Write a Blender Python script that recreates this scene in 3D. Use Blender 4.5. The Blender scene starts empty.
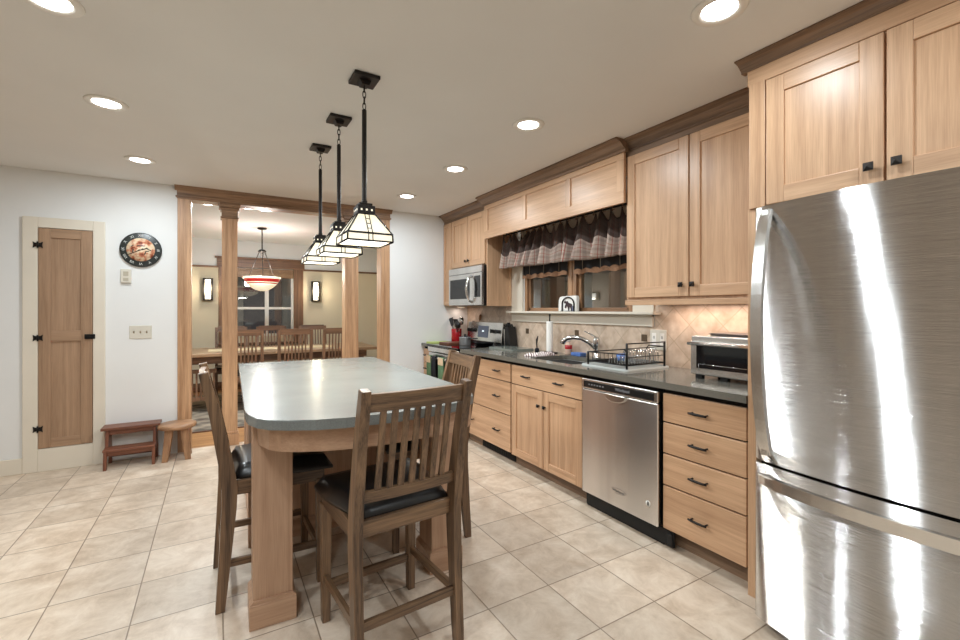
import bpy, bmesh, math, random
from mathutils import Vector, Matrix
random.seed(7)
C = bpy.context.scene.collection
SC = bpy.context.scene
PI = math.pi

# ------------------------------------------------------------------ camera, world, exposure
cam = bpy.data.cameras.new('camera')
cam.sensor_fit = 'HORIZONTAL'; cam.sensor_width = 36.0
cam.lens = 446.2 / 960 * 36.0
cam.shift_y = (309.4 - 320) / 960
cam.clip_start = 0.05
camo = bpy.data.objects.new('camera', cam); C.objects.link(camo)
camo.location = (0, 0, 1.31)
camo.rotation_euler = (PI / 2, 0, -math.radians(30.52))
SC.camera = camo
w = bpy.data.worlds.new('night'); SC.world = w; w.use_nodes = True
w.node_tree.nodes['Background'].inputs[0].default_value = (0.045, 0.044, 0.045, 1)
w.node_tree.nodes['Background'].inputs[1].default_value = 1.0
SC.view_settings.view_transform = 'Standard'
SC.view_settings.look = 'None'
SC.view_settings.gamma = 1.0
SC.view_settings.use_curve_mapping = False
SC.view_settings.exposure = 0.0
SC.cycles.max_bounces = 12
SC.cycles.diffuse_bounces = 8
SC.cycles.glossy_bounces = 5
SC.cycles.transmission_bounces = 8
SC.cycles.transparent_max_bounces = 12
SC.cycles.sample_clamp_indirect = 6.0
SC.cycles.caustics_reflective = False
SC.cycles.caustics_refractive = False
CAN_W = 11.5       # watts per recessed can
DINE_W = 19.0
PEND_W = 6.5
UNDER_W = 2.4

# ------------------------------------------------------------------ materials
def srgb(r, g, b):
    f = lambda c: (c / 255 / 12.92) if c / 255 <= 0.04045 else ((c / 255 + 0.055) / 1.055) ** 2.4
    return (f(r), f(g), f(b), 1)

def newmat(name):
    m = bpy.data.materials.new(name); m.use_nodes = True
    nt = m.node_tree
    return m, nt, nt.nodes['Principled BSDF'], nt.nodes.new, nt.links.new

def noise_plain(name, col, rough=0.5, metal=0.0, var=0.08, scale=8.0, bump=0.0, spec=None, coat=0.0):
    m, nt, b, N, L = newmat(name)
    tc = N('ShaderNodeTexCoord'); n = N('ShaderNodeTexNoise')
    n.inputs['Scale'].default_value = scale; n.inputs['Detail'].default_value = 4
    L(tc.outputs['Object'], n.inputs['Vector'])
    r = N('ShaderNodeValToRGB')
    r.color_ramp.elements[0].position = 0.3; r.color_ramp.elements[1].position = 0.7
    r.color_ramp.elements[0].color = tuple(c * (1 - var) for c in col[:3]) + (1,)
    r.color_ramp.elements[1].color = tuple(min(1, c * (1 + var)) for c in col[:3]) + (1,)
    L(n.outputs['Fac'], r.inputs[0]); L(r.outputs[0], b.inputs['Base Color'])
    b.inputs['Roughness'].default_value = rough; b.inputs['Metallic'].default_value = metal
    if spec is not None: b.inputs['Specular IOR Level'].default_value = spec
    if coat: b.inputs['Coat Weight'].default_value = coat
    if bump:
        bp = N('ShaderNodeBump'); bp.inputs['Strength'].default_value = bump; bp.inputs['Distance'].default_value = 0.002
        L(n.outputs['Fac'], bp.inputs['Height']); L(bp.outputs[0], b.inputs['Normal'])
    return m

def wood(name, c0, c1, axis='z', rough=0.38, fine=1.0, contrast=1.0, bump=0.05):
    """streaky grain running along the given object axis"""
    m, nt, b, N, L = newmat(name)
    tc = N('ShaderNodeTexCoord'); oi = N('ShaderNodeObjectInfo')
    mp = N('ShaderNodeMapping')
    sc = {'x': (0.9, 26, 26), 'y': (26, 0.9, 26), 'z': (26, 26, 0.9)}[axis]
    mp.inputs['Scale'].default_value = sc
    add = N('ShaderNodeVectorMath'); add.operation = 'ADD'
    sclr = N('ShaderNodeVectorMath'); sclr.operation = 'SCALE'
    cb = N('ShaderNodeCombineXYZ')
    L(oi.outputs['Random'], cb.inputs[0]); L(oi.outputs['Random'], cb.inputs[1]); L(oi.outputs['Random'], cb.inputs[2])
    sclr.inputs['Scale'].default_value = 7.0
    L(cb.outputs[0], sclr.inputs[0])
    L(tc.outputs['Object'], add.inputs[0]); L(sclr.outputs[0], add.inputs[1])
    L(add.outputs[0], mp.inputs['Vector'])
    n1 = N('ShaderNodeTexNoise'); n1.inputs['Scale'].default_value = 1.0 * fine; n1.inputs['Detail'].default_value = 5
    n1.inputs['Distortion'].default_value = 0.6
    n2 = N('ShaderNodeTexNoise'); n2.inputs['Scale'].default_value = 9.0 * fine; n2.inputs['Detail'].default_value = 3
    L(mp.outputs[0], n1.inputs['Vector']); L(mp.outputs[0], n2.inputs['Vector'])
    mx = N('ShaderNodeMath'); mx.operation = 'MULTIPLY_ADD'; mx.inputs[1].default_value = 0.35
    sub = N('ShaderNodeMath'); sub.operation = 'MULTIPLY'; sub.inputs[1].default_value = 0.65
    L(n1.outputs['Fac'], sub.inputs[0]); L(n2.outputs['Fac'], mx.inputs[0]); L(sub.outputs[0], mx.inputs[2])
    r = N('ShaderNodeValToRGB')
    r.color_ramp.elements[0].position = 0.5 - 0.17 / contrast; r.color_ramp.elements[1].position = 0.5 + 0.17 / contrast
    r.color_ramp.elements[0].color = c0; r.color_ramp.elements[1].color = c1
    L(mx.outputs[0], r.inputs[0]); L(r.outputs[0], b.inputs['Base Color'])
    b.inputs['Roughness'].default_value = rough
    bp = N('ShaderNodeBump'); bp.inputs['Strength'].default_value = bump; bp.inputs['Distance'].default_value = 0.002
    L(n2.outputs['Fac'], bp.inputs['Height']); L(bp.outputs[0], b.inputs['Normal'])
    return m

def emis(name, col, strength):
    m, nt, b, N, L = newmat(name)
    b.inputs['Base Color'].default_value = col
    b.inputs['Emission Color'].default_value = col
    b.inputs['Emission Strength'].default_value = strength
    b.inputs['Roughness'].default_value = 0.4
    return m

def steel(name, col=(0.70, 0.69, 0.68, 1), rough=0.15, aniso=0.85, wav=0.20, brush=0.6):
    m, nt, b, N, L = newmat(name)
    b.inputs['Metallic'].default_value = 1.0
    b.inputs['Roughness'].default_value = rough
    b.inputs['Anisotropic'].default_value = aniso
    b.inputs['Anisotropic Rotation'].default_value = 0.25
    tg = N('ShaderNodeTangent'); tg.direction_type = 'RADIAL'; tg.axis = 'Z'
    L(tg.outputs[0], b.inputs['Tangent'])
    tc = N('ShaderNodeTexCoord'); mp = N('ShaderNodeMapping'); mp.inputs['Scale'].default_value = (6, 6, 0.22)
    n = N('ShaderNodeTexNoise'); n.inputs['Scale'].default_value = 1.0; n.inputs['Detail'].default_value = 2
    L(tc.outputs['Object'], mp.inputs['Vector']); L(mp.outputs[0], n.inputs['Vector'])
    bp = N('ShaderNodeBump'); bp.inputs['Strength'].default_value = wav; bp.inputs['Distance'].default_value = 0.01
    L(n.outputs['Fac'], bp.inputs['Height'])
    mp2 = N('ShaderNodeMapping'); mp2.inputs['Scale'].default_value = (4, 4, 900)
    n2 = N('ShaderNodeTexNoise'); n2.inputs['Scale'].default_value = 1.0; n2.inputs['Detail'].default_value = 1
    L(tc.outputs['Object'], mp2.inputs['Vector']); L(mp2.outputs[0], n2.inputs['Vector'])
    bp2 = N('ShaderNodeBump'); bp2.inputs['Strength'].default_value = brush; bp2.inputs['Distance'].default_value = 0.0008
    L(n2.outputs['Fac'], bp2.inputs['Height']); L(bp.outputs[0], bp2.inputs['Normal']); L(bp2.outputs[0], b.inputs['Normal'])
    mp3 = N('ShaderNodeMapping'); mp3.inputs['Scale'].default_value = (9, 9, 0.15)
    n3 = N('ShaderNodeTexNoise'); n3.inputs['Scale'].default_value = 1.0; n3.inputs['Detail'].default_value = 3
    L(tc.outputs['Object'], mp3.inputs['Vector']); L(mp3.outputs[0], n3.inputs['Vector'])
    r = N('ShaderNodeValToRGB'); r.color_ramp.elements[0].position = .3; r.color_ramp.elements[1].position = .7
    r.color_ramp.elements[0].color = tuple(c * 0.9 for c in col[:3]) + (1,); r.color_ramp.elements[1].color = tuple(min(1, c * 1.1) for c in col[:3]) + (1,)
    L(n3.outputs['Fac'], r.inputs[0]); L(r.outputs[0], b.inputs['Base Color'])
    return m

M = {}
OAK0, OAK1 = srgb(176, 138, 106), srgb(212, 174, 139)
for ax in 'xyz':
    M['oak_' + ax] = wood('natural oak along ' + ax, OAK0, OAK1, ax, 0.36)
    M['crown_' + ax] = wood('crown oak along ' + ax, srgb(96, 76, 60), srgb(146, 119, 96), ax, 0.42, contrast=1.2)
    M['beam_' + ax] = wood('honey oak along ' + ax, srgb(150, 111, 80), srgb(204, 164, 126), ax, 0.4, contrast=1.15)
    M['beamd_' + ax] = wood('brown oak along ' + ax, srgb(98, 72, 52), srgb(164, 130, 100), ax, 0.42, contrast=1.3)
    M['chair_' + ax] = wood('weathered walnut along ' + ax, srgb(58, 41, 30), srgb(136, 107, 80), ax, 0.33, fine=1.3, contrast=1.15)
    M['ash_' + ax] = wood('pale island oak along ' + ax, srgb(166, 130, 104), srgb(197, 162, 134), ax, 0.45)
    M['dine_' + ax] = wood('dark dining walnut along ' + ax, srgb(78, 55, 40), srgb(142, 106, 80), ax, 0.38)
    M['din2_' + ax] = wood('dining table wood along ' + ax, srgb(120, 92, 68), srgb(165, 132, 100), ax, 0.35)
    M['red_' + ax] = wood('reddish stool wood along ' + ax, srgb(84, 45, 30), srgb(142, 90, 66), ax, 0.4)
    M['stool_' + ax] = wood('brown stool wood along ' + ax, srgb(116, 84, 60), srgb(184, 142, 106), ax, 0.4)
    M['cdoor_' + ax] = wood('closet door oak along ' + ax, srgb(142, 113, 88), srgb(176, 144, 116), ax, 0.42)
M['wall'] = noise_plain('white wall paint', srgb(226, 227, 226), 0.75, var=0.015, scale=3)
M['taupe'] = noise_plain('taupe wall paint', srgb(170, 158, 146), 0.75, var=0.02, scale=3)
M['ceil'] = noise_plain('greige ceiling paint', srgb(226, 226, 224), 0.85, var=0.02, scale=2)
M['cream'] = noise_plain('cream trim paint', srgb(220, 212, 197), 0.5, var=0.02, scale=5)
M['dwall'] = noise_plain('beige dining paint', srgb(214, 204, 180), 0.8, var=0.02, scale=3)
M['dceil'] = noise_plain('white dining paint', srgb(218, 222, 224), 0.8, var=0.015, scale=3)
M['black'] = noise_plain('black metal', srgb(28, 26, 25), 0.4, metal=0.6, var=0.1)
M['bronze'] = noise_plain('dark bronze metal', srgb(38, 33, 30), 0.45, metal=0.5, var=0.15)
M['blackplastic'] = noise_plain('black plastic', srgb(20, 20, 21), 0.35, var=0.1)
M['rubber'] = noise_plain('black rubber', srgb(16, 16, 16), 0.7, var=0.1)
M['steel'] = steel('brushed steel')
M['steel_d'] = steel('satin dishwasher steel', (0.76, 0.75, 0.74, 1), 0.24, 0.8, 0.10, 0.15)
M['steel_p'] = steel('steel trim', (0.70, 0.69, 0.67, 1), 0.24, 0.4, 0.02, 0.1)
M['chrome'] = noise_plain('chrome', (0.72, 0.73, 0.74, 1), 0.12, metal=1.0, var=0.02)
M['whitep'] = noise_plain('white plastic', srgb(232, 230, 224), 0.4, var=0.02)
M['ivory'] = noise_plain('ivory plastic', srgb(208, 203, 190), 0.4, var=0.02)
M['greyp'] = noise_plain('grey body panel', srgb(120, 120, 120), 0.5, var=0.03)
M['leather'] = noise_plain('black leather', srgb(23, 21, 21), 0.3, var=0.2, scale=60, bump=0.12, coat=0.15)
M['gap_shade'] = noise_plain('painted gap shade', srgb(22, 19, 17), 0.9, var=0.1)
M['red'] = noise_plain('red glazed ceramic', srgb(170, 24, 34), 0.25, var=0.06)
M['green'] = noise_plain('green cotton', srgb(92, 124, 92), 0.9, var=0.15, scale=60, bump=0.3)
M['lime'] = noise_plain('light green plastic', srgb(190, 205, 120), 0.5, var=0.05)
M['blackcloth'] = noise_plain('black cotton', srgb(26, 28, 34), 0.95, var=0.15, scale=60, bump=0.3)
M['tan'] = noise_plain('tan crochet', srgb(214, 190, 158), 0.9, var=0.12, scale=80, bump=0.4)
M['paper'] = noise_plain('white paper', srgb(240, 238, 232), 0.9, var=0.02, scale=40, bump=0.2)
M['blue'] = noise_plain('blue plastic', srgb(82, 120, 190), 0.45, var=0.06)
M['traygrey'] = noise_plain('pale grey drain mat', srgb(196, 202, 200), 0.35, var=0.03)
M['graniteboard'] = noise_plain('grey glass board', srgb(120, 126, 120), 0.12, var=0.12, scale=40)

def mat_counter(name, col, rough=0.13):
    m, nt, b, N, L = newmat(name)
    tc = N('ShaderNodeTexCoord'); n = N('ShaderNodeTexNoise'); n.inputs['Scale'].default_value = 220; n.inputs['Detail'].default_value = 3
    n3 = N('ShaderNodeTexNoise'); n3.inputs['Scale'].default_value = 5
    L(tc.outputs['Object'], n.inputs['Vector']); L(tc.outputs['Object'], n3.inputs['Vector'])
    a = N('ShaderNodeMath'); a.operation = 'MULTIPLY_ADD'; a.inputs[1].default_value = 0.7
    s = N('ShaderNodeMath'); s.operation = 'MULTIPLY'; s.inputs[1].default_value = 0.3
    L(n3.outputs['Fac'], s.inputs[0]); L(n.outputs['Fac'], a.inputs[0]); L(s.outputs[0], a.inputs[2])
    r = N('ShaderNodeValToRGB'); r.color_ramp.elements[0].position = 0.3; r.color_ramp.elements[1].position = 0.7
    r.color_ramp.elements[0].color = tuple(c * 0.8 for c in col[:3]) + (1,); r.color_ramp.elements[1].color = tuple(c * 1.2 for c in col[:3]) + (1,)
    L(a.outputs[0], r.inputs[0]); L(r.outputs[0], b.inputs['Base Color'])
    b.inputs['Roughness'].default_value = rough
    b.inputs['Specular IOR Level'].default_value = 0.26
    return m
M['counter'] = mat_counter('grey green quartz', srgb(110, 107, 99))
M['island'] = mat_counter('pale grey green quartz', srgb(116, 120, 118), 0.24)

def mat_floor():
    m, nt, b, N, L = newmat('beige stone floor tile')
    tc = N('ShaderNodeTexCoord'); sep = N('ShaderNodeSeparateXYZ'); L(tc.outputs['Object'], sep.inputs[0])
    P_, G = 0.3335, 0.0045
    def frac(out, off):
        a = N('ShaderNodeMath'); a.operation = 'SUBTRACT'; a.inputs[1].default_value = off; L(out, a.inputs[0])
        d = N('ShaderNodeMath'); d.operation = 'DIVIDE'; d.inputs[1].default_value = P_; L(a.outputs[0], d.inputs[0])
        fl = N('ShaderNodeMath'); fl.operation = 'FLOOR'; L(d.outputs[0], fl.inputs[0])
        fr = N('ShaderNodeMath'); fr.operation = 'FRACT'; L(d.outputs[0], fr.inputs[0])
        # distance to the nearest grout line
        h = N('ShaderNodeMath'); h.operation = 'SUBTRACT'; h.inputs[1].default_value = 0.5; L(fr.outputs[0], h.inputs[0])
        ab = N('ShaderNodeMath'); ab.operation = 'ABSOLUTE'; L(h.outputs[0], ab.inputs[0])
        return fl.outputs[0], ab.outputs[0]
    fx, dx = frac(sep.outputs[0], 2.023 - 20 * P_)
    fy, dy = frac(sep.outputs[1], 1.327 - 20 * P_)
    mxx = N('ShaderNodeMath'); mxx.operation = 'MAXIMUM'; L(dx, mxx.inputs[0]); L(dy, mxx.inputs[1])
    gr = N('ShaderNodeMapRange'); gr.inputs['From Min'].default_value = 0.5 - 0.5 * G / P_ - 0.004; gr.inputs['From Max'].default_value = 0.5 - 0.5 * G / P_ + 0.002
    L(mxx.outputs[0], gr.inputs['Value'])
    cb = N('ShaderNodeCombineXYZ'); L(fx, cb.inputs[0]); L(fy, cb.inputs[1])
    wn = N('ShaderNodeTexWhiteNoise'); wn.noise_dimensions = '3D'; L(cb.outputs[0], wn.inputs['Vector'])
    # per-tile shifted cloud
    sc = N('ShaderNodeVectorMath'); sc.operation = 'SCALE'; sc.inputs['Scale'].default_value = 9; L(wn.outputs['Color'], sc.inputs[0])
    ad = N('ShaderNodeVectorMath'); ad.operation = 'ADD'; L(tc.outputs['Object'], ad.inputs[0]); L(sc.outputs[0], ad.inputs[1])
    n = N('ShaderNodeTexNoise'); n.inputs['Scale'].default_value = 7.5; n.inputs['Detail'].default_value = 9; n.inputs['Roughness'].default_value = 0.70
    n.inputs['Distortion'].default_value = 0.4
    L(ad.outputs[0], n.inputs['Vector'])
    r = N('ShaderNodeValToRGB')
    r.color_ramp.elements[0].position = 0.28; r.color_ramp.elements[1].position = 0.72
    r.color_ramp.elements[0].color = srgb(182, 161, 139); r.color_ramp.elements[1].color = srgb(228, 214, 196)
    e = r.color_ramp.elements.new(0.5); e.color = srgb(209, 191, 171)
    L(n.outputs['Fac'], r.inputs[0])
    hsv = N('ShaderNodeHueSaturation'); L(r.outputs[0], hsv.inputs['Color'])
    mr = N('ShaderNodeMapRange'); mr.inputs['To Min'].default_value = 0.90; mr.inputs['To Max'].default_value = 1.08
    L(wn.outputs['Value'], mr.inputs['Value']); L(mr.outputs[0], hsv.inputs['Value'])
    mx = N('ShaderNodeMix'); mx.data_type = 'RGBA'
    L(gr.outputs[0], mx.inputs['Factor']); L(hsv.outputs[0], mx.inputs['A']); mx.inputs['B'].default_value = srgb(140, 121, 103)
    L(mx.outputs['Result'], b.inputs['Base Color'])
    b.inputs['Roughness'].default_value = 0.36
    rr = N('ShaderNodeMapRange'); rr.inputs['To Min'].default_value = 0.3; rr.inputs['To Max'].default_value = 0.48
    L(n.outputs['Fac'], rr.inputs['Value']); L(rr.outputs[0], b.inputs['Roughness'])
    inv = N('ShaderNodeMath'); inv.operation = 'MULTIPLY_ADD'; inv.inputs[1].default_value = -1.0
    sm = N('ShaderNodeMath'); sm.operation = 'MULTIPLY'; sm.inputs[1].default_value = 1.0; L(n.outputs['Fac'], sm.inputs[0])
    L(gr.outputs[0], inv.inputs[0]); L(sm.outputs[0], inv.inputs[2])
    bp = N('ShaderNodeBump'); bp.inputs['Strength'].default_value = 0.25; bp.inputs['Distance'].default_value = 0.003
    L(inv.outputs[0], bp.inputs['Height']); L(bp.outputs[0], b.inputs['Normal'])
    return m
M['floor'] = mat_floor()

def mat_diamond():
    m, nt, b, N, L = newmat('diagonal stone backsplash tile')
    tc = N('ShaderNodeTexCoord'); sep = N('ShaderNodeSeparateXYZ'); L(tc.outputs['Object'], sep.inputs[0])
    D = 0.232
    y = N('ShaderNodeMath'); y.operation = 'SUBTRACT'; y.inputs[1].default_value = 1.625 - 20 * D; L(sep.outputs[1], y.inputs[0])
    z = N('ShaderNodeMath'); z.operation = 'SUBTRACT'; z.inputs[1].default_value = 1.206 - 10 * D; L(sep.outputs[2], z.inputs[0])
    outs = []
    for op in ('ADD', 'SUBTRACT'):
        a = N('ShaderNodeMath'); a.operation = op; L(y.outputs[0], a.inputs[0]); L(z.outputs[0], a.inputs[1])
        d = N('ShaderNodeMath'); d.operation = 'DIVIDE'; d.inputs[1].default_value = D; L(a.outputs[0], d.inputs[0])
        fl = N('ShaderNodeMath'); fl.operation = 'FLOOR'; L(d.outputs[0], fl.inputs[0])
        fr = N('ShaderNodeMath'); fr.operation = 'FRACT'; L(d.outputs[0], fr.inputs[0])
        h = N('ShaderNodeMath'); h.operation = 'SUBTRACT'; h.inputs[1].default_value = 0.5; L(fr.outputs[0], h.inputs[0])
        ab = N('ShaderNodeMath'); ab.operation = 'ABSOLUTE'; L(h.outputs[0], ab.inputs[0])
        outs.append((fl.outputs[0], ab.outputs[0]))
    mxx = N('ShaderNodeMath'); mxx.operation = 'MAXIMUM'; L(outs[0][1], mxx.inputs[0]); L(outs[1][1], mxx.inputs[1])
    gr = N('ShaderNodeMapRange'); gr.inputs['From Min'].default_value = 0.482; gr.inputs['From Max'].default_value = 0.492
    L(mxx.outputs[0], gr.inputs['Value'])
    cb = N('ShaderNodeCombineXYZ'); L(outs[0][0], cb.inputs[0]); L(outs[1][0], cb.inputs[1])
    wn = N('ShaderNodeTexWhiteNoise'); wn.noise_dimensions = '3D'; L(cb.outputs[0], wn.inputs['Vector'])
    n = N('ShaderNodeTexNoise'); n.inputs['Scale'].default_value = 14; n.inputs['Detail'].default_value = 6; L(tc.outputs['Object'], n.inputs['Vector'])
    r = N('ShaderNodeValToRGB'); r.color_ramp.elements[0].position = 0.3; r.color_ramp.elements[1].position = 0.7
    r.color_ramp.elements[0].color = srgb(184, 160, 138); r.color_ramp.elements[1].color = srgb(216, 196, 176)
    L(n.outputs['Fac'], r.inputs[0])
    hsv = N('ShaderNodeHueSaturation'); L(r.outputs[0], hsv.inputs['Color'])
    mr = N('ShaderNodeMapRange'); mr.inputs['To Min'].default_value = 0.80; mr.inputs['To Max'].default_value = 1.10
    L(wn.outputs['Value'], mr.inputs['Value']); L(mr.outputs[0], hsv.inputs['Value'])
    mx = N('ShaderNodeMix'); mx.data_type = 'RGBA'
    L(gr.outputs[0], mx.inputs['Factor']); L(hsv.outputs[0], mx.inputs['A']); mx.inputs['B'].default_value = srgb(176, 155, 132)
    L(mx.outputs['Result'], b.inputs['Base Color']); b.inputs['Roughness'].default_value = 0.4
    return m
M['diamond'] = mat_diamond()

def mat_plaid():
    m, nt, b, N, L = newmat('brown plaid curtain cloth')
    tc = N('ShaderNodeTexCoord'); uv = N('ShaderNodeSeparateXYZ'); L(tc.outputs['UV'], uv.inputs[0])
    # dark upper band, tan plaid lower band, both with thin lines
    st = N('ShaderNodeMath'); st.operation = 'GREATER_THAN'; st.inputs[1].default_value = 0.47; L(uv.outputs[1], st.inputs[0])
    def lines(out, f, off, wd):
        a = N('ShaderNodeMath'); a.operation = 'MULTIPLY_ADD'; a.inputs[1].default_value = f; a.inputs[2].default_value = off; L(out, a.inputs[0])
        fr = N('ShaderNodeMath'); fr.operation = 'FRACT'; L(a.outputs[0], fr.inputs[0])
        l = N('ShaderNodeMath'); l.operation = 'LESS_THAN'; l.inputs[1].default_value = wd; L(fr.outputs[0], l.inputs[0])
        return l.outputs[0]
    base = N('ShaderNodeMix'); base.data_type = 'RGBA'
    base.inputs['A'].default_value = srgb(178, 160, 147); base.inputs['B'].default_value = srgb(76, 65, 60)
    L(st.outputs[0], base.inputs['Factor'])
    cur = base.outputs['Result']
    for (o, f, off, wd, colr, fac) in ((0, 9, 0, 0.36, srgb(136, 120, 112), 0.55), (1, 5, 0.2, 0.3, srgb(128, 112, 106), 0.45), (0, 9, 0.5, 0.07, srgb(150, 62, 52), 0.7),
                                      (1, 5, 0.62, 0.06, srgb(150, 62, 52), 0.65), (0, 18, 0.3, 0.1, srgb(196, 180, 168), 0.3)):
        mx = N('ShaderNodeMix'); mx.data_type = 'RGBA'
        ml = N('ShaderNodeMath'); ml.operation = 'MULTIPLY'; ml.inputs[1].default_value = fac; L(lines(uv.outputs[o], f, off, wd), ml.inputs[0])
        dk = N('ShaderNodeMath'); dk.operation = 'MULTIPLY_ADD'; dk.inputs[1].default_value = -0.8; dk.inputs[2].default_value = 1.0; L(st.outputs[0], dk.inputs[0])
        m2 = N('ShaderNodeMath'); m2.operation = 'MULTIPLY'; L(ml.outputs[0], m2.inputs[0]); L(dk.outputs[0], m2.inputs[1])
        L(m2.outputs[0], mx.inputs['Factor']); L(cur, mx.inputs['A']); mx.inputs['B'].default_value = colr
        cur = mx.outputs['Result']
    L(cur, b.inputs['Base Color']); b.inputs['Roughness'].default_value = 0.95; b.inputs['Specular IOR Level'].default_value = 0.1
    return m
M['plaid'] = mat_plaid()

def mat_glass(name, tint=(0.92, 0.94, 0.95, 1)):
    m, nt, b, N, L = newmat(name)
    nt.nodes.remove(b)
    tr = N('ShaderNodeBsdfTransparent'); tr.inputs[0].default_value = tint
    gl = N('ShaderNodeBsdfGlossy'); gl.inputs['Roughness'].default_value = 0.01
    lw = N('ShaderNodeLayerWeight'); lw.inputs['Blend'].default_value = 0.5
    pw = N('ShaderNodeMath'); pw.operation = 'POWER'; pw.inputs[1].default_value = 4.0; L(lw.outputs['Facing'], pw.inputs[0])
    fr = N('ShaderNodeMath'); fr.operation = 'MULTIPLY_ADD'; fr.inputs[1].default_value = 0.75; fr.inputs[2].default_value = 0.10; L(pw.outputs[0], fr.inputs[0])
    mx = N('ShaderNodeMixShader'); L(fr.outputs[0], mx.inputs[0]); L(tr.outputs[0], mx.inputs[1]); L(gl.outputs[0], mx.inputs[2])
    L(mx.outputs[0], nt.nodes['Material Output'].inputs[0])
    return m
M['glass'] = mat_glass('window glass')
M['ovenglass'] = noise_plain('dark oven glass', srgb(24, 24, 26), 0.06, var=0.05)
M['cooktop'] = noise_plain('black ceramic glass', srgb(12, 12, 13), 0.05, var=0.05)

def mat_leaf(name, base, line, strength):
    """opal art glass lit by the lamp inside"""
    m, nt, b, N, L = newmat(name)
    tc = N('ShaderNodeTexCoord'); n = N('ShaderNodeTexNoise'); n.inputs['Scale'].default_value = 14; L(tc.outputs['Object'], n.inputs['Vector'])
    r = N('ShaderNodeValToRGB'); r.color_ramp.elements[0].position = 0.3; r.color_ramp.elements[1].position = 0.75
    r.color_ramp.elements[0].color = base; r.color_ramp.elements[1].color = line
    L(n.outputs['Fac'], r.inputs[0]); L(r.outputs[0], b.inputs['Base Color']); L(r.outputs[0], b.inputs['Emission Color'])
    b.inputs['Emission Strength'].default_value = strength; b.inputs['Roughness'].default_value = 0.25
    return m
M['opal'] = mat_leaf('lit opal glass', srgb(252, 240, 210), srgb(255, 250, 235), 0.6)
M['diff'] = emis('lit lamp diffuser', (1, 0.98, 0.93, 1), 3.0)
M['can'] = emis('lit downlight lens', (1, 0.98, 0.95, 1), 14.0)
M['sconce'] = emis('lit sconce glass', (1, 0.93, 0.78, 1), 1.7)
M['bowl_red'] = emis('red art glass', srgb(176, 34, 32), 0.55)
M['bowl_cream'] = mat_leaf('cream art glass', srgb(240, 225, 190), srgb(250, 245, 225), 0.7)
M['screen'] = emis('blue grey clock display', srgb(88, 96, 112), 0.35)

def mat_rug():
    m, nt, b, N, L = newmat('patterned grey rug')
    tc = N('ShaderNodeTexCoord'); v = N('ShaderNodeTexVoronoi'); v.inputs['Scale'].default_value = 6; L(tc.outputs['Object'], v.inputs['Vector'])
    n = N('ShaderNodeTexNoise'); n.inputs['Scale'].default_value = 9; n.inputs['Detail'].default_value = 6; L(tc.outputs['Object'], n.inputs['Vector'])
    mx = N('ShaderNodeMath'); mx.operation = 'MULTIPLY'; L(v.outputs['Distance'], mx.inputs[0]); L(n.outputs['Fac'], mx.inputs[1])
    r = N('ShaderNodeValToRGB'); r.color_ramp.elements[0].position = 0.1; r.color_ramp.elements[1].position = 0.35
    r.color_ramp.elements[0].color = srgb(92, 82, 72); r.color_ramp.elements[1].color = srgb(160, 146, 128)
    L(mx.outputs[0], r.inputs[0]); L(r.outputs[0], b.inputs['Base Color']); b.inputs['Roughness'].default_value = 0.95
    return m
M['rug'] = mat_rug()

def mat_check(name, a, b_, sc):
    m, nt, b, N, L = newmat(name)
    tc = N('ShaderNodeTexCoord'); ck = N('ShaderNodeTexChecker'); ck.inputs['Scale'].default_value = sc
    ck.inputs['Color1'].default_value = a; ck.inputs['Color2'].default_value = b_
    L(tc.outputs['Object'], ck.inputs['Vector']); L(ck.outputs['Color'], b.inputs['Base Color']); b.inputs['Roughness'].default_value = 0.95
    return m
def mat_cloth():
    m, nt, b, N, L = newmat('white dishcloth with dark red stripes')
    tc = N('ShaderNodeTexCoord'); mp = N('ShaderNodeMapping'); mp.inputs['Rotation'].default_value = (0, 0, .5); mp.inputs['Scale'].default_value = (16, 16, 16)
    wv = N('ShaderNodeTexWave'); wv.inputs['Scale'].default_value = 1.0; wv.inputs['Distortion'].default_value = 3
    L(tc.outputs['Object'], mp.inputs['Vector']); L(mp.outputs[0], wv.inputs['Vector'])
    r = N('ShaderNodeValToRGB'); r.color_ramp.elements[0].position = .12; r.color_ramp.elements[0].color = srgb(70, 40, 48)
    r.color_ramp.elements[1].position = .38; r.color_ramp.elements[1].color = srgb(232, 224, 220)
    e = r.color_ramp.elements.new(.24); e.color = srgb(176, 92, 92)
    L(wv.outputs['Fac'], r.inputs[0]); L(r.outputs[0], b.inputs['Base Color']); b.inputs['Roughness'].default_value = .95
    return m
M['dishcloth'] = mat_cloth()

# ------------------------------------------------------------------ mesh helpers
def nb(): return bmesh.new()

def box(bm, x0, x1, y0, y1, z0, z1, bev=0.0, mi=0, seg=2):
    x0, x1 = min(x0, x1), max(x0, x1); y0, y1 = min(y0, y1), max(y0, y1); z0, z1 = min(z0, z1), max(z0, z1)
    v = [bm.verts.new((x, y, z)) for x in (x0, x1) for y in (y0, y1) for z in (z0, z1)]
    F = [(0, 1, 3, 2), (4, 6, 7, 5), (0, 4, 5, 1), (2, 3, 7, 6), (0, 2, 6, 4), (1, 5, 7, 3)]
    fs = [bm.faces.new([v[i] for i in f]) for f in F]
    for f in fs: f.material_index = mi
    if bev > 0:
        es = set()
        for f in fs: es.update(f.edges)
        r = bmesh.ops.bevel(bm, geom=list(es), offset=bev, segments=seg, profile=0.5, affect='EDGES', clamp_overlap=True)
        for f in r['faces']: f.material_index = mi
    return v

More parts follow.
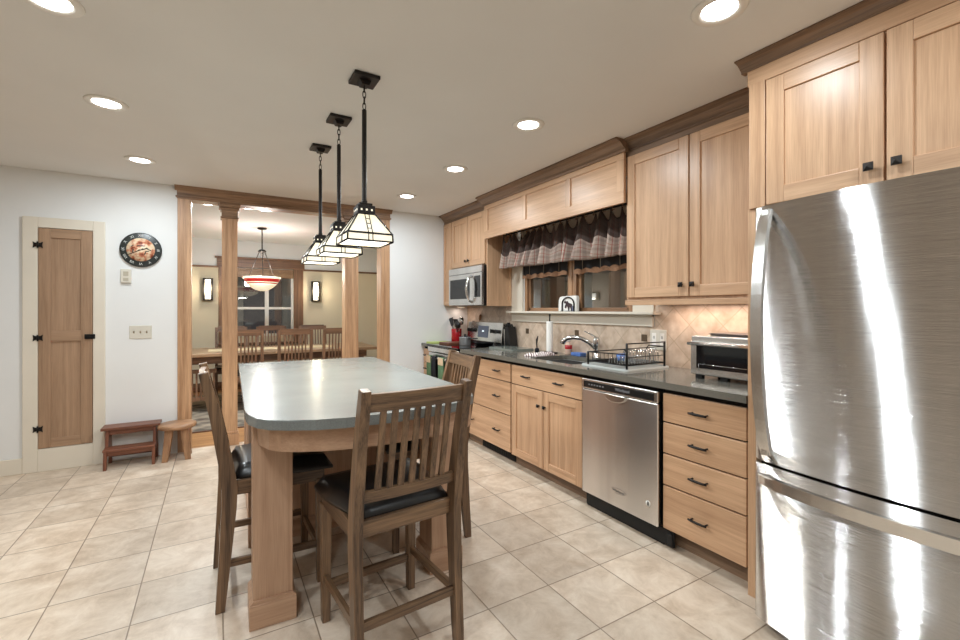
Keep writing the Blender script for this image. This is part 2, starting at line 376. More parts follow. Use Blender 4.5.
def prism(bm, poly, axis, a0, a1, mi=0, bev=0.0):
    """poly: 2D points in the two other axes (in xyz order); extruded along axis"""
    def mk(p, a):
        return {'x': (a, p[0], p[1]), 'y': (p[0], a, p[1]), 'z': (p[0], p[1], a)}[axis]
    A = [bm.verts.new(mk(p, a0)) for p in poly]; B = [bm.verts.new(mk(p, a1)) for p in poly]
    fs = [bm.faces.new(A), bm.faces.new(B[::-1])]
    n = len(poly)
    for i in range(n): fs.append(bm.faces.new([A[i], B[i], B[(i + 1) % n], A[(i + 1) % n]]))
    for f in fs: f.material_index = mi
    if bev:
        es = set(fs[0].edges) | set(fs[1].edges)
        bmesh.ops.bevel(bm, geom=list(es), offset=bev, segments=2, profile=0.5, affect='EDGES', clamp_overlap=True)
    return fs

def tube(bm, pts, r, seg=8, mi=0, closed=False, flat=None):
    pts = [Vector(p) for p in pts]; n = len(pts)
    rs = r if isinstance(r, (list, tuple)) else [r] * n
    rings = []; up = None
    for i in range(n):
        if closed: t = (pts[(i + 1) % n] - pts[i - 1])
        else: t = pts[min(i + 1, n - 1)] - pts[max(i - 1, 0)]
        t.normalize()
        if up is None:
            up = Vector((0, 0, 1)) if abs(t.z) < 0.9 else Vector((0, 1, 0))
        s = t.cross(up)
        if s.length < 1e-5: s = t.cross(Vector((1, 0, 0)))
        s.normalize(); u = s.cross(t).normalized(); up = u
        k = flat if flat else 1.0
        rings.append([bm.verts.new(pts[i] + (s * math.cos(2 * PI * j / seg) + u * math.sin(2 * PI * j / seg) * k) * rs[i]) for j in range(seg)])
    m = n if closed else n - 1
    for i in range(m):
        a, b = rings[i], rings[(i + 1) % n]
        for j in range(seg):
            f = bm.faces.new([a[j], a[(j + 1) % seg], b[(j + 1) % seg], b[j]]); f.material_index = mi; f.smooth = True
    if not closed:
        f = bm.faces.new(rings[0][::-1]); f.material_index = mi
        f = bm.faces.new(rings[-1]); f.material_index = mi

def lathe(bm, prof, cx, cy, z0=0.0, seg=28, mi=0, smooth=True):
    rings = []
    for r, z in prof:
        if r < 1e-6: rings.append([bm.verts.new((cx, cy, z0 + z))])
        else: rings.append([bm.verts.new((cx + r * math.cos(2 * PI * j / seg), cy + r * math.sin(2 * PI * j / seg), z0 + z)) for j in range(seg)])
    for i in range(len(rings) - 1):
        a, b = rings[i], rings[i + 1]
        for j in range(seg):
            k = (j + 1) % seg
            if len(a) == 1 and len(b) == 1: continue
            if len(a) == 1: f = bm.faces.new([a[0], b[k], b[j]])
            elif len(b) == 1: f = bm.faces.new([a[j], a[k], b[0]])
            else: f = bm.faces.new([a[j], a[k], b[k], b[j]])
            f.material_index = mi; f.smooth = smooth
    for e, rg in ((0, rings[0]), (1, rings[-1])):
        if len(rg) > 1:
            f = bm.faces.new(rg[::-1] if e == 0 else rg); f.material_index = mi

def xf(bm, mat):
    bmesh.ops.transform(bm, matrix=mat, verts=bm.verts)

def arc(cx, cy, r, a0, a1, n):
    return [(cx + r * math.cos(a0 + (a1 - a0) * i / n), cy + r * math.sin(a0 + (a1 - a0) * i / n)) for i in range(n + 1)]

def text_bm(bm, s, size, mat4, depth=0.0006, mi=0, align='CENTER'):
    cu = bpy.data.curves.new('lettering', 'FONT'); cu.body = s; cu.size = size; cu.extrude = depth
    cu.align_x = align; cu.align_y = 'CENTER'; cu.resolution_u = 3
    o = bpy.data.objects.new('lettering', cu); C.objects.link(o)
    bpy.context.view_layer.update()
    dg = bpy.context.evaluated_depsgraph_get()
    me = bpy.data.meshes.new_from_object(o.evaluated_get(dg))
    me.transform(mat4)
    n0 = len(bm.faces)
    bm.from_mesh(me)
    bm.faces.ensure_lookup_table()
    for f in bm.faces[n0:]: f.material_index = mi
    bpy.data.objects.remove(o); bpy.data.curves.remove(cu); bpy.data.meshes.remove(me)

# ------------------------------------------------------------------ object helpers
def wloc(o):
    v = Vector((0, 0, 0))
    while o is not None:
        v += Vector(o.location); o = o.parent
    return v

def obj(name, bm, mats, parent=None, smooth=False, loc=None, label=None):
    """mesh written in scene coordinates, stored relative to its own origin"""
    if not isinstance(mats, (list, tuple)): mats = [mats]
    bmesh.ops.recalc_face_normals(bm, faces=bm.faces)
    off = wloc(parent) if parent is not None else Vector(loc or (0, 0, 0))
    if off.length > 0: bmesh.ops.translate(bm, vec=-off, verts=bm.verts)
    me = bpy.data.meshes.new(name); bm.to_mesh(me); bm.free()
    for m in mats: me.materials.append(M[m] if isinstance(m, str) else m)
    if smooth:
        for p in me.polygons: p.use_smooth = True
    o = bpy.data.objects.new(name, me); C.objects.link(o)
    if parent is not None: o.parent = parent
    else: o.location = off
    if label: o['label'] = label
    return o

def tag(o, label, cat, group=None):
    o['label'] = label; o['category'] = cat
    if group: o['group'] = group
    return o

def thing(name, label, cat, loc=(0, 0, 0), rz=0.0, group=None):
    o = bpy.data.objects.new(name, None); C.objects.link(o)
    o.empty_display_size = 0.1
    o.location = loc; o.rotation_euler = (0, 0, rz)
    return tag(o, label, cat, group)

def struct(name, bm, mats, parent=None, smooth=False):
    o = obj(name, bm, mats, parent, smooth)
    if parent is None: o['kind'] = 'structure'
    return o

def struct_root(name, loc=(0, 0, 0)):
    o = bpy.data.objects.new(name, None); C.objects.link(o); o.location = loc; o['kind'] = 'structure'; return o

def dup(root, loc, rz, label, group=None):
    r = root.copy(); C.objects.link(r); r.location = loc; r.rotation_euler = (0, 0, rz); r['label'] = label
    if group: r['group'] = group
    for ch in list(root.children):
        c = ch.copy(); C.objects.link(c); c.parent = r
        if ch.type == 'LIGHT': pass
        for g in list(ch.children):
            d = g.copy(); C.objects.link(d); d.parent = c
    return r

def add_light(name, kind, energy, parent, off, size=0.1, col=(1, 0.95, 0.88), rot=(0, 0, 0), sy=None, spread=None):
    l = bpy.data.lights.new(name, kind); l.energy = energy; l.color = col
    if kind == 'AREA':
        l.shape = 'DISK' if sy is None else 'RECTANGLE'; l.size = size
        if sy: l.size_y = sy
        if spread: l.spread = spread
    else: l.shadow_soft_size = size
    o = bpy.data.objects.new(name, l); C.objects.link(o); o.parent = parent; o.location = off; o.rotation_euler = rot
    return o

# ================================================================== THE ROOM
XL, XR = -2.7, 2.725            # kitchen walls
YB, YW, YW2 = -2.6, 4.92, 5.06  # rear wall, dividing wall faces
HC = 2.44
DXL, DY = -2.2, 8.35            # dining room extents
bm = nb(); box(bm, XL - .1, XR + .15, YB - .1, 5.0, -0.1, 0.0); struct('floor', bm, 'floor')
def mat_plank():
    m = wood('honey floor boards', srgb(142, 98, 62), srgb(196, 148, 100), 'x', 0.35)
    return m
M['plank'] = mat_plank()
bm = nb(); box(bm, DXL - .1, XR + .15, 5.0, DY + .15, -0.1, 0.0); struct('floor_dining', bm, 'plank')
bm = nb(); box(bm, XL - .1, XR + .15, YB - .1, YW2, HC, HC + .1); struct('ceiling', bm, 'ceil')
bm = nb(); box(bm, DXL - .1, XR + .15, YW2, DY + .15, HC, HC + .1); struct('ceiling_dining', bm, 'dceil')
bm = nb(); box(bm, XL - .1, XL, YB - .1, YW2, 0, HC); struct('wall_left', bm, 'taupe')
bm = nb(); box(bm, XL, XR + .15, YB - .1, YB, 0, HC); struct('wall_front', bm, 'taupe')
# dividing wall with the wide opening
bm = nb()
box(bm, XL, -0.30, YW, YW2, 0, HC); box(bm, 1.69, XR, YW, YW2, 0, HC); box(bm, -0.30, 1.69, YW, YW2, 2.42, HC)
struct('wall_back', bm, 'wall')
# right wall with the window hole
WY0, WY1, WZ0, WZ1 = 2.33, 3.72, 1.29, 2.10
bm = nb()
box(bm, XR, XR + .15, YB, WY0, 0, HC); box(bm, XR, XR + .15, WY1, YW2, 0, HC)
box(bm, XR, XR + .15, WY0, WY1, 0, WZ0); box(bm, XR, XR + .15, WY0, WY1, WZ1, HC)
struct('wall_right', bm, 'wall')
# dining walls
bm = nb(); box(bm, DXL - .1, DXL, YW2, DY, 0, HC); struct('wall_dining_left', bm, 'dwall')
bm = nb(); box(bm, XR, XR + .15, YW2, DY, 0, HC); struct('wall_dining_right', bm, 'dwall')
DWX0, DWX1, DWZ0, DWZ1 = 0.16, 1.15, 0.86, 2.0
bm = nb()
for (a, b, z0, z1) in ((DXL - .1, DWX0, 0, HC), (DWX1, XR + .15, 0, HC), (DWX0, DWX1, 0, DWZ0), (DWX0, DWX1, DWZ1, HC)):
    if z1 > 2.0 and z0 < 2.0:
        box(bm, a, b, DY, DY + .15, z0, 2.0, mi=0); box(bm, a, b, DY, DY + .15, 2.0, z1, mi=1)
    else: box(bm, a, b, DY, DY + .15, z0, z1, mi=1 if z0 >= 2.0 else 0)
struct('wall_dining_back', bm, ['dwall', 'dceil'])
# picture rail
bm = nb(); box(bm, DXL, 0.02, DY - .02, DY, 1.985, 2.015, .004); box(bm, 1.31, XR, DY - .02, DY, 1.985, 2.015, .004); struct('trim_picture_rail', bm, 'dine_x')
# baseboards
bm = nb(); box(bm, XL, -1.333, YW - .016, YW, 0, .125, .004); struct('baseboard_back', bm, 'cream')
bm = nb(); box(bm, XL, XL + .016, YB, YW, 0, .125, .004); struct('baseboard_left', bm, 'cream')
bm = nb(); box(bm, DXL, XR, DY - .016, DY, 0, .14, .004); struct('baseboard_dining', bm, 'dine_x')

# ---- oak beam, jambs and columns of the opening
bm = nb()
box(bm, -.315, 1.705, YW - .012, YW2 + .012, 2.325, 2.44, .003)
box(bm, -.325, 1.715, YW - .022, YW2 + .022, 2.335, 2.352, .005)
prism(bm, [(YW - .012, 2.40), (YW - .05, 2.44), (YW2 + .05, 2.44), (YW2 + .012, 2.40)], 'x', -.332, 1.722)
struct('trim_beam', bm, 'beamd_x')
for nm, a, b in (('trim_jamb_left', -.311, -.205), ('trim_jamb_right', 1.598, 1.70)):
    bm = nb(); box(bm, a, b, YW - .012, YW2 + .012, 0, 2.325, .003); struct(nm, bm, 'beam_z')
def column(x0, x1, lab):
    t = thing('wooden_column', lab, 'column', ((x0 + x1) / 2, 4.99, 0), group='oak columns in the dining opening')
    h = (x1 - x0) / 2; cx = (x0 + x1) / 2; cy = 4.99
    bm = nb(); box(bm, x0, x1, cy - h, cy + h, .13, 2.2, .004); obj('shaft', bm, 'beam_z', t)
    bm = nb()
    box(bm, x0 - .012, x1 + .012, cy - h - .012, cy + h + .012, 2.185, 2.2, .004)
    box(bm, x0 - .003, x1 + .003, cy - h - .003, cy + h + .003, 2.2, 2.262, .003)
    box(bm, x0 - .014, x1 + .014, cy - h - .014, cy + h + .014, 2.262, 2.285, .006)
    box(bm, x0 - .026, x1 + .026, cy - h - .026, cy + h + .026, 2.285, 2.325, .008)
    obj('capital', bm, 'beamd_x', t)
    bm = nb(); box(bm, x0 - .014, x1 + .014, cy - h - .014, cy + h + .014, 0, .11, .003); box(bm, x0 - .007, x1 + .007, cy - h - .007, cy + h + .007, .11, .135, .006); obj('base', bm, 'beam_z', t)
column(.041, .172, 'square oak column beside the left chair, nearer the stools')
column(1.20, 1.345, 'square oak column right of the hanging island lamps, nearer the range')

# ---- closet door
def shaker(bm, y0, y1, z0, z1, X, t=.02, fw=.062, rec=.009, midz=None, vi=0, hi=1, bev=.0025):
    """frame and panel front facing -x with its face at X"""
    box(bm, X, X + t, y0, y0 + fw, z0, z1, bev, vi); box(bm, X, X + t, y1 - fw, y1, z0, z1, bev, vi)
    box(bm, X, X + t, y0 + fw, y1 - fw, z0, z0 + fw, bev, hi); box(bm, X, X + t, y0 + fw, y1 - fw, z1 - fw, z1, bev, hi)
    if midz: box(bm, X, X + t, y0 + fw, y1 - fw, midz - fw * .6, midz + fw * .6, bev, hi)
    box(bm, X + rec, X + t - .001, y0 + fw - .003, y1 - fw + .003, z0 + fw - .003, z1 - fw + .003, 0, vi)
d = struct_root('door_1', (-1.07, YW, 0))
bm = nb(); box(bm, -1.333, -1.243, YW - .022, YW, 0, 2.055, .003); box(bm, -.901, -.822, YW - .022, YW, 0, 2.055, .003)
box(bm, -1.243, -.901, YW - .022, YW, 1.972, 2.055, .003); box(bm, -1.243, -.901, YW - .022, YW, 0, .182, .003)
obj('casing', bm, 'cream', d)
bm = nb(); shaker(bm, 0, .336, .186, 1.968, 0, .02, .075, .010, 1.09)
xf(bm, Matrix.Translation((-.904, YW - .020, 0)) @ Matrix(((0, -1, 0, 0), (1, 0, 0, 0), (0, 0, 1, 0), (0, 0, 0, 1))))
leaf = obj('door_leaf', bm, ['cdoor_z', 'cdoor_x'], d)
for z in (1.83, 1.08, .345):
    bm = nb()
    for sx in (-1, 1):
        prism(bm, [(-1.241, z - .016), (-1.241 + sx * .016, z - .016), (-1.241 + sx * .03, z - .026), (-1.241 + sx * .027, z), (-1.241 + sx * .03, z + .026), (-1.241 + sx * .016, z + .016), (-1.241, z + .016)], 'y', YW - .027, YW - .0225)
    tube(bm, [(-1.241, YW - .03, z - .026), (-1.241, YW - .03, z + .026)], .006, 8)
    obj('hinge', bm, 'black', leaf)
bm = nb(); box(bm, -.955, -.885, YW - .03, YW - .0225, 1.062, 1.102, .004); lathe(bm, [(.0, .03), (.014, .028), (.017, .018), (.008, .008), (.008, 0)], 0, 0)
vs = list(bm.verts)[-0:] if False else None
obj('latch', bm, 'black', leaf)
bm = nb(); tube(bm, [(-.93, YW - .03, 1.082), (-.93, YW - .045, 1.082), (-.93, YW - .06, 1.082)], [.007, .009, .016], 12); obj('knob', bm, 'black', leaf)

# ---- kitchen window
wn = struct_root('window_1', (XR, 3.02, 1.29))
bm = nb()
# cream inner casing and head
box(bm, XR - .02, XR, 3.73, 3.928, 1.29, 2.2, .003); box(bm, XR - .02, XR, 2.13, 2.32, 1.29, 2.2, .003); box(bm, XR - .02, XR, 2.32, 3.73, 2.03, 2.2, .003)
obj('casing', bm, 'cream', wn)
bm = nb(); box(bm, 2.635, XR, 2.075, 3.93, 1.272, 1.292, .004); obj('window_sill', bm, 'cream', wn)
bm = nb(); box(bm, XR - .022, XR, 2.14, 3.925, 1.185, 1.272, .004); box(bm, XR - .03, XR, 2.14, 3.925, 1.255, 1.272, .004); obj('apron', bm, 'cream', wn)
bm = nb()
for (a, b) in ((2.33, 2.375), (3.675, 3.72)): box(bm, XR + .0, XR + .06, a, b, 1.29, 2.1, .002)
box(bm, XR - .01, XR + .06, 2.945, 3.055, 1.29, 2.1, .003)
box(bm, XR - .016, XR - .01, 2.992, 3.008, 1.29, 2.1, .002)
obj('window_frame', bm, 'stool_z', wn)
for (a, b) in ((2.375, 2.945), (3.055, 3.675)):
    bm = nb()
    box(bm, XR + .02, XR + .06, a, a + .03, 1.30, 2.1, .002, 0); box(bm, XR + .02, XR + .06, b - .03, b, 1.30, 2.1, .002, 0)
    box(bm, XR + .02, XR + .06, a, b, 1.292, 1.325, .002, 1); box(bm, XR + .02, XR + .06, a, b, 2.06, 2.1, .002, 0)
    s = obj('sash', bm, ['stool_z', 'stool_y'], wn)
    bm = nb(); box(bm, XR + .03, XR + .034, a + .03, b - .03, 1.325, 2.06); obj('pane', bm, 'glass', s)
    bm = nb(); box(bm, XR + .062, XR + .148, b - .035, b + .04, 1.292, 2.1, .002); box(bm, XR + .062, XR + .148, a, b - .036, 1.292, 1.318, .002); obj('outer_stop', bm, 'whitep', s)
# ---- dining window
wd = struct_root('window_2', (.65, DY, .86))
bm = nb()
box(bm, .02, DWX0, DY - .03, DY, .75, 2.0, .003, 0); box(bm, DWX1, 1.305, DY - .03, DY, .75, 2.0, .003, 0)
box(bm, -.0, 1.325, DY - .035, DY, 2.0, 2.14, .003, 1); box(bm, -.03, 1.355, DY - .06, DY, 2.14, 2.17, .005, 1)
box(bm, .0, 1.325, DY - .05, DY, .72, .76, .004, 1)
obj('casing', bm, ['dine_z', 'dine_x'], wd)
bm = nb()
for (a, b) in ((DWX0, DWX0 + .04), (DWX1 - .04, DWX1)): box(bm, a, b, DY + .02, DY + .07, DWZ0, DWZ1, .002)
box(bm, .70, .76, DY + .02, DY + .07, DWZ0, DWZ1, .002)
obj('window_frame', bm, 'whitep', wd)
for (a, b) in ((DWX0 + .04, .70), (.76, DWX1 - .04)):
    bm = nb(); box(bm, a, b, DY + .02, DY + .06, 1.31, 1.35, .002); box(bm, a, b, DY + .02, DY + .06, DWZ0, DWZ0 + .04, .002); box(bm, a, b, DY + .02, DY + .06, DWZ1 - .04, DWZ1, .002)
    s = obj('sash', bm, 'whitep', wd)
    bm = nb(); box(bm, a, b, DY + .04, DY + .044, DWZ0 + .04, 1.31); box(bm, a, b, DY + .04, DY + .044, 1.35, DWZ1 - .04); obj('pane', bm, 'glass', s)
bm = nb()
for i in range(7): box(bm, DWX0 + .005, DWX1 - .005, DY - .028, DY - .014, 1.845 + i * .021, 1.864 + i * .021, .004)
obj('raised_shade', bm, 'din2_x', wd)

# ---- backsplash
bm = nb()
box(bm, XR - .008, XR, 1.155, 2.13, .914, 1.375); box(bm, XR - .008, XR, 2.13, 3.93, .914, 1.187); box(bm, XR - .008, XR, 3.93, YW, .9, 1.375)
for (y, z) in ((2.221, 1.099), (2.938, 1.103), (3.661, 1.09)):
    box(bm, XR - .0095, XR - .007, y - .026, y + .026, z - .026, z + .026, 0, 1)
struct('trim_backsplash', bm, ['diamond', noise_plain('bronze accent tile', srgb(98, 82, 66), 0.35, metal=0.4, var=0.2, scale=60)])

# ================================================================== RECESSED LIGHTS
def make_can(label, loc, group, w_):
    t = thing('recessed_light', label, 'ceiling light', loc, group=group)
    x, y, z = loc
    bm = nb()
    seg = 40
    prof = [(.062, -.003), (.070, -.008), (.094, -.006), (.098, -.0005), (.06, -.0005)]
    lathe_open(bm, prof, x, y, z, seg)
    obj('trim_ring', bm, 'whitep', t)
    bm = nb(); lathe(bm, [(0, -.004), (.061, -.004), (.061, -.001), (0, -.001)], x, y, z, seg); obj('lens', bm, 'can', t)
    return t
def lathe_open(bm, prof, cx, cy, z0, seg):
    rings = [[bm.verts.new((cx + r * math.cos(2 * PI * j / seg), cy + r * math.sin(2 * PI * j / seg), z0 + z)) for j in range(seg)] for r, z in prof]
    n = len(rings)
    for i in range(n):
        a, b = rings[i], rings[(i + 1) % n]
        for j in range(seg):
            f = bm.faces.new([a[j], a[(j + 1) % seg], b[(j + 1) % seg], b[j]]); f.smooth = True
cans = [(-.525, 2.2, 'round recessed ceiling light at far left, cut by the top edge of the photo'),
        (-.52, 3.14, 'round recessed ceiling light at left, second from the white wall with the clock'),
        (-.50, 4.21, 'round recessed ceiling light above the clock, nearest the white wall'),
        (1.63, .99, 'round recessed ceiling light in front of the tall refrigerator cabinet'),
        (1.64, 2.2, 'round recessed ceiling light in front of the tall upper cabinet beside the window'),
        (1.65, 3.19, 'round recessed ceiling light in front of the wood valance over the sink'),
        (1.63, 4.2, 'round recessed ceiling light in front of the microwave cabinet')]
unseen = [(-.52, 1.2), (-.52, .2), (-.52, -1.0), (1.63, -.1), (1.63, -1.3), (-1.8, .2)]
can0 = None
for i, (x, y, lab) in enumerate(cans):
    if can0 is None: can0 = make_can(lab, (x, y, HC), 'kitchen ceiling lights', CAN_W); o = can0
    else: o = dup(can0, (x, y, HC), 0, lab)
for i, (x, y) in enumerate(unseen):
    o = dup(can0, (x, y, HC), 0, 'round recessed ceiling light behind the camera side of the kitchen')
for (x, y, lab) in ((-.08, 5.58, 'small recessed ceiling light in the dining room left of the near oak column'),
                    (.30, 5.58, 'small recessed ceiling light in the dining room just right of the oak column capital'),
                    (.48, 5.60, 'small recessed ceiling light in the dining room above the glass bowl lamp')):
    dup(can0, (x, y, HC), 0, lab, 'dining room ceiling lights')
for o in [o for o in C.objects if o.name.startswith('recessed_light') and o.type == 'EMPTY']:
    pw = CAN_W if o.location.y < 5 else DINE_W
    if o.location.x > 1 and .9 < o.location.y < 1.1: pw *= .62
    add_light('lamp', 'AREA', pw, o, (0, 0, -.012), .11, (.88, .975, 1.03))

# ================================================================== BASE CABINETS
BX = 2.115      # base cabinet front face
def pull(bm, y, z, X, half=.05):
    for s in (-1, 1): tube(bm, [(X, y + s * half * .8, z), (X - .026, y + s * half * .8, z)], .0045, 8)
    tube(bm, [(X - .024, y - half, z - .001), (X - .03, y - half * .6, z), (X - .031, y, z), (X - .03, y + half * .6, z), (X - .024, y + half, z - .001)], [.005, .0055, .006, .0055, .005], 8, flat=1.2)
def square_knob(bm, y, z, X, s=.015):
    tube(bm, [(X, y, z), (X - .018, y, z)], .006, 8)
    v0 = [bm.verts.new((X - .016, y + a * s, z + b * s)) for a, b in ((-1, -1), (1, -1), (1, 1), (-1, 1))]
    v1 = [bm.verts.new((X - .022, y + a * s, z + b * s)) for a, b in ((-1, -1), (1, -1), (1, 1), (-1, 1))]
    ap = bm.verts.new((X - .032, y, z))
    bm.faces.new(v0)
    for i in range(4):
        bm.faces.new([v0[i], v0[(i + 1) % 4], v1[(i + 1) % 4], v1[i]]); bm.faces.new([v1[i], v1[(i + 1) % 4], ap])
def carcass(t, y0, y1, holes=True):
    bm = nb()
    box(bm, BX + .022, XR - .01, y0, y1, .10, .876, 0, 0)
    obj('body', bm, ['gap_shade'], t)  # near-black body puts the shade of the gaps between fronts into colour
    bm = nb(); box(bm, BX + .085, BX + .10, y0, y1, .0, .10, 0); obj('toe_kick', bm, 'crown_y', t)
def drawer(t, y0, y1, z0, z1, pulls, name='drawer'):
    bm = nb(); box(bm, BX, BX + .02, y0, y1, z0, z1, .003); dr = obj(name, bm, 'oak_y', t)
    for p in pulls:
        bm = nb(); pull(bm, p, (z0 + z1) / 2 + .003, BX); obj('handle', bm, 'bronze', dr)
    return dr
t = thing('base_cabinet', 'oak four-drawer base cabinet between dishwasher and refrigerator', 'cabinet', (2.4, 1.385, 0))
carcass(t, 1.143, 1.608)
for (z0, z1) in ((.697, .85), (.525, .689), (.352, .517), (.11, .344)): drawer(t, 1.155, 1.604, z0, z1, [1.386])
t = thing('sink_cabinet', 'oak sink base cabinet with two doors left of the dishwasher', 'cabinet', (2.4, 2.655, 0))
carcass(t, 2.225, 3.08)
drawer(t, 2.238, 3.07, .697, .85, [2.465, 2.86], 'false_drawer')
for (y0, y1, ky) in ((2.238, 2.65, 2.63), (2.658, 3.07, 2.68)):
    bm = nb(); shaker(bm, y0, y1, .105, .689, BX); dd = obj('door', bm, ['oak_z', 'oak_y'], t)
    bm = nb(); square_knob(bm, 2.628 if y0 < 2.5 else 2.70, .575, BX, .012); obj('knob', bm, 'bronze', dd)
t = thing('drawer_cabinet', 'wide oak three-drawer base cabinet between sink cabinet and range', 'cabinet', (2.4, 3.51, 0))
carcass(t, 3.08, 3.935)
for (z0, z1) in ((.70, .85), (.42, .692), (.11, .412)): drawer(t, 3.09, 3.925, z0, z1, [3.285, 3.74])
t = thing('corner_cabinet', 'narrow oak drawer cabinet at the far left of range against white wall', 'cabinet', (2.4, 4.81, 0))
carcass(t, 4.705, 4.915)
for (z0, z1) in ((.70, .85), (.55, .692), (.11, .542)): drawer(t, 4.715, 4.905, z0, z1, [4.81])
bm = nb(); box(bm, 2.10, XR - .001, 1.102, 1.141, 0, 1.764, .002)
tag(obj('end_panel', bm, 'oak_z', loc=(2.4, 1.13, 0)), 'tall oak side panel standing left of the stainless refrigerator', 'panel')
# toe-kick register
bm = nb(); box(bm, BX + .072, BX + .084, 3.12, 3.66, .012, .09, .002)
for i in range(18): box(bm, BX + .066, BX + .074, 3.135 + i * .029, 3.149 + i * .029, .02, .082, 0)
tag(obj('floor_register', bm, 'rubber', loc=(BX + .08, 3.39, 0)), 'black grille in the toe kick under the wide drawer cabinet', 'vent')

# ---- worktop
SY0, SY1, SX0, SX1 = 2.42, 2.96, 2.2, 2.6
t = thing('worktop', 'grey green stone worktop running along the oak base cabinets beside the range', 'worktop', (2.4, 2.6, .9))
bm = nb()
outer = [(2.09, 1.143), (XR - .009, 1.143), (XR - .009, 3.937), (2.09, 3.937)]
hole = []
R_ = .05
for (cx, cy, a0) in ((SX1 - R_, SY0 + R_, -PI / 2), (SX1 - R_, SY1 - R_, 0), (SX0 + R_, SY1 - R_, PI / 2), (SX0 + R_, SY0 + R_, PI)):
    hole += arc(cx, cy, R_, a0, a0 + PI / 2, 6)
def ring_slab(bm, outer, hole, z0, z1):
    def layer(z):
        eo = [bm.verts.new((p[0], p[1], z)) for p in outer]; eh = [bm.verts.new((p[0], p[1], z)) for p in hole]
        ed = [bm.edges.new((eo[i], eo[(i + 1) % len(eo)])) for i in range(len(eo))] + [bm.edges.new((eh[i], eh[(i + 1) % len(eh)])) for i in range(len(eh))]
        bmesh.ops.triangle_fill(bm, edges=ed, use_beauty=True)
        return eo, eh
    a, ah = layer(z0); b, bh = layer(z1)
    for A, B in ((a, b), (ah, bh)):
        n = len(A)
        for i in range(n): bm.faces.new([A[i], A[(i + 1) % n], B[(i + 1) % n], B[i]])
ring_slab(bm, outer, hole, .878, .914)
obj('slab', bm, 'counter', t)
bm = nb(); box(bm, 2.09, XR - .009, 4.703, YW - .002, .878, .914, .003)
tag(obj('worktop', bm, 'counter', loc=(2.4, 4.81, .9)), 'small grey green worktop piece between range and white wall', 'worktop')
# ---- sink
t = thing('sink', 'stainless undermount sink set in the worktop below the window', 'sink', (2.4, 2.69, .7))
bm = nb()
def rrect(x0, x1, y0, y1, r, n=6):
    o = []
    for (cx, cy, a0) in ((x1 - r, y0 + r, -PI / 2), (x1 - r, y1 - r, 0), (x0 + r, y1 - r, PI / 2), (x0 + r, y0 + r, PI)): o += arc(cx, cy, r, a0, a0 + PI / 2, n)
    return o
rings = []
for (ins, z, r) in ((-.012, .877, .055), (.002, .877, .05), (.006, .72, .06), (.03, .70, .06), (.03, .696, .06), (-.002, .715, .06), (-.012, .872, .055)):
    rings.append([bm.verts.new((p[0], p[1], z)) for p in rrect(SX0 + ins, SX1 - ins, SY0 + ins, SY1 - ins, max(.02, r - max(ins, 0) * .5))])
n = len(rings[0])
for i in range(len(rings)):
    if i == 3:
        continue
    A, B = rings[i], rings[(i + 1) % len(rings)]
    for j in range(n):
        f = bm.faces.new([A[j], A[(j + 1) % n], B[(j + 1) % n], B[j]]); f.smooth = True
bm.faces.new(rings[3]); bm.faces.new(rings[4][::-1])
obj('basin', bm, noise_plain('satin sink steel', srgb(196, 196, 196), .42, metal=.75, var=.03), t)
bm = nb(); lathe(bm, [(0, .001), (.03, .001), (.042, .004), (.044, .0)], 2.4, 2.69, .7); obj('drain', bm, 'chrome', t)
# ---- faucet
t = thing('faucet', 'chrome pull-out kitchen faucet standing behind the sink', 'faucet', (2.655, 2.64, .914))
bm = nb(); lathe(bm, [(.030, 0), (.030, .008), (.023, .016), (.0215, .09), (.026, .10), (.026, .15), (.02, .168), (.0, .174)], 2.655, 2.64, .914); obj('faucet_body', bm, 'chrome', t)
bm = nb(); tube(bm, [(2.65, 2.645, .99), (2.615, 2.68, 1.04), (2.575, 2.73, 1.072), (2.535, 2.785, 1.08), (2.505, 2.83, 1.07), (2.49, 2.855, 1.045), (2.485, 2.862, 1.025)], [.016, .017, .017, .018, .020, .021, .02], 14); obj('spout', bm, 'chrome', t)
bm = nb(); tube(bm, [(2.655, 2.64, 1.07), (2.65, 2.66, 1.092), (2.635, 2.705, 1.113), (2.625, 2.745, 1.128)], [.011, .009, .0075, .0065], 10, flat=.7); obj('lever', bm, 'chrome', t)

# ---- dishwasher
t = thing('dishwasher', 'stainless steel dishwasher with black control strip and pocket handle', 'dishwasher', (2.4, 1.915, 0))
bm = nb(); box(bm, BX + .03, XR - .02, 1.62, 2.22, .0, .87); obj('tub', bm, 'rubber', t)
bm = nb(); box(bm, 2.096, BX + .028, 1.622, 2.216, .105, .787, .006); dw = obj('door', bm, 'steel_d', t)
bm = nb(); box(bm, 2.094, BX + .028, 1.622, 2.216, .79, .856, .005); cp = obj('control_panel', bm, 'steel_p', t)
bm = nb(); box(bm, 2.091, 2.0945, 1.648, 2.196, .801, .842, .001); st = obj('control_strip', bm, 'blackplastic', cp)
bm = nb()
pts = [(2.00, .790), (1.995, .765), (1.97, .748), (1.92, .742), (1.87, .748), (1.845, .765), (1.84, .790)]
prism(bm, pts, 'x', 2.078, 2.097, 0, .004); obj('pocket_handle', bm, 'steel_p', dw)
Rm = Matrix(((0, 0, -1, 0), (-1, 0, 0, 0), (0, 1, 0, 0), (0, 0, 0, 1)))   # text plane facing -x
bm = nb(); text_bm(bm, 'Whirlpool', .026, Matrix.Translation((2.0905, 1.87, .822)) @ Rm)
for k in range(6): box(bm, 2.0898, 2.091, 2.02 + k * .024, 2.03 + k * .024, .818, .826)
obj('control_lettering', bm, noise_plain('grey print', srgb(150, 152, 156), .5), st)
bm = nb(); text_bm(bm, 'Whirlpool', .022, Matrix.Translation((2.0952, 1.905, .205)) @ Rm)
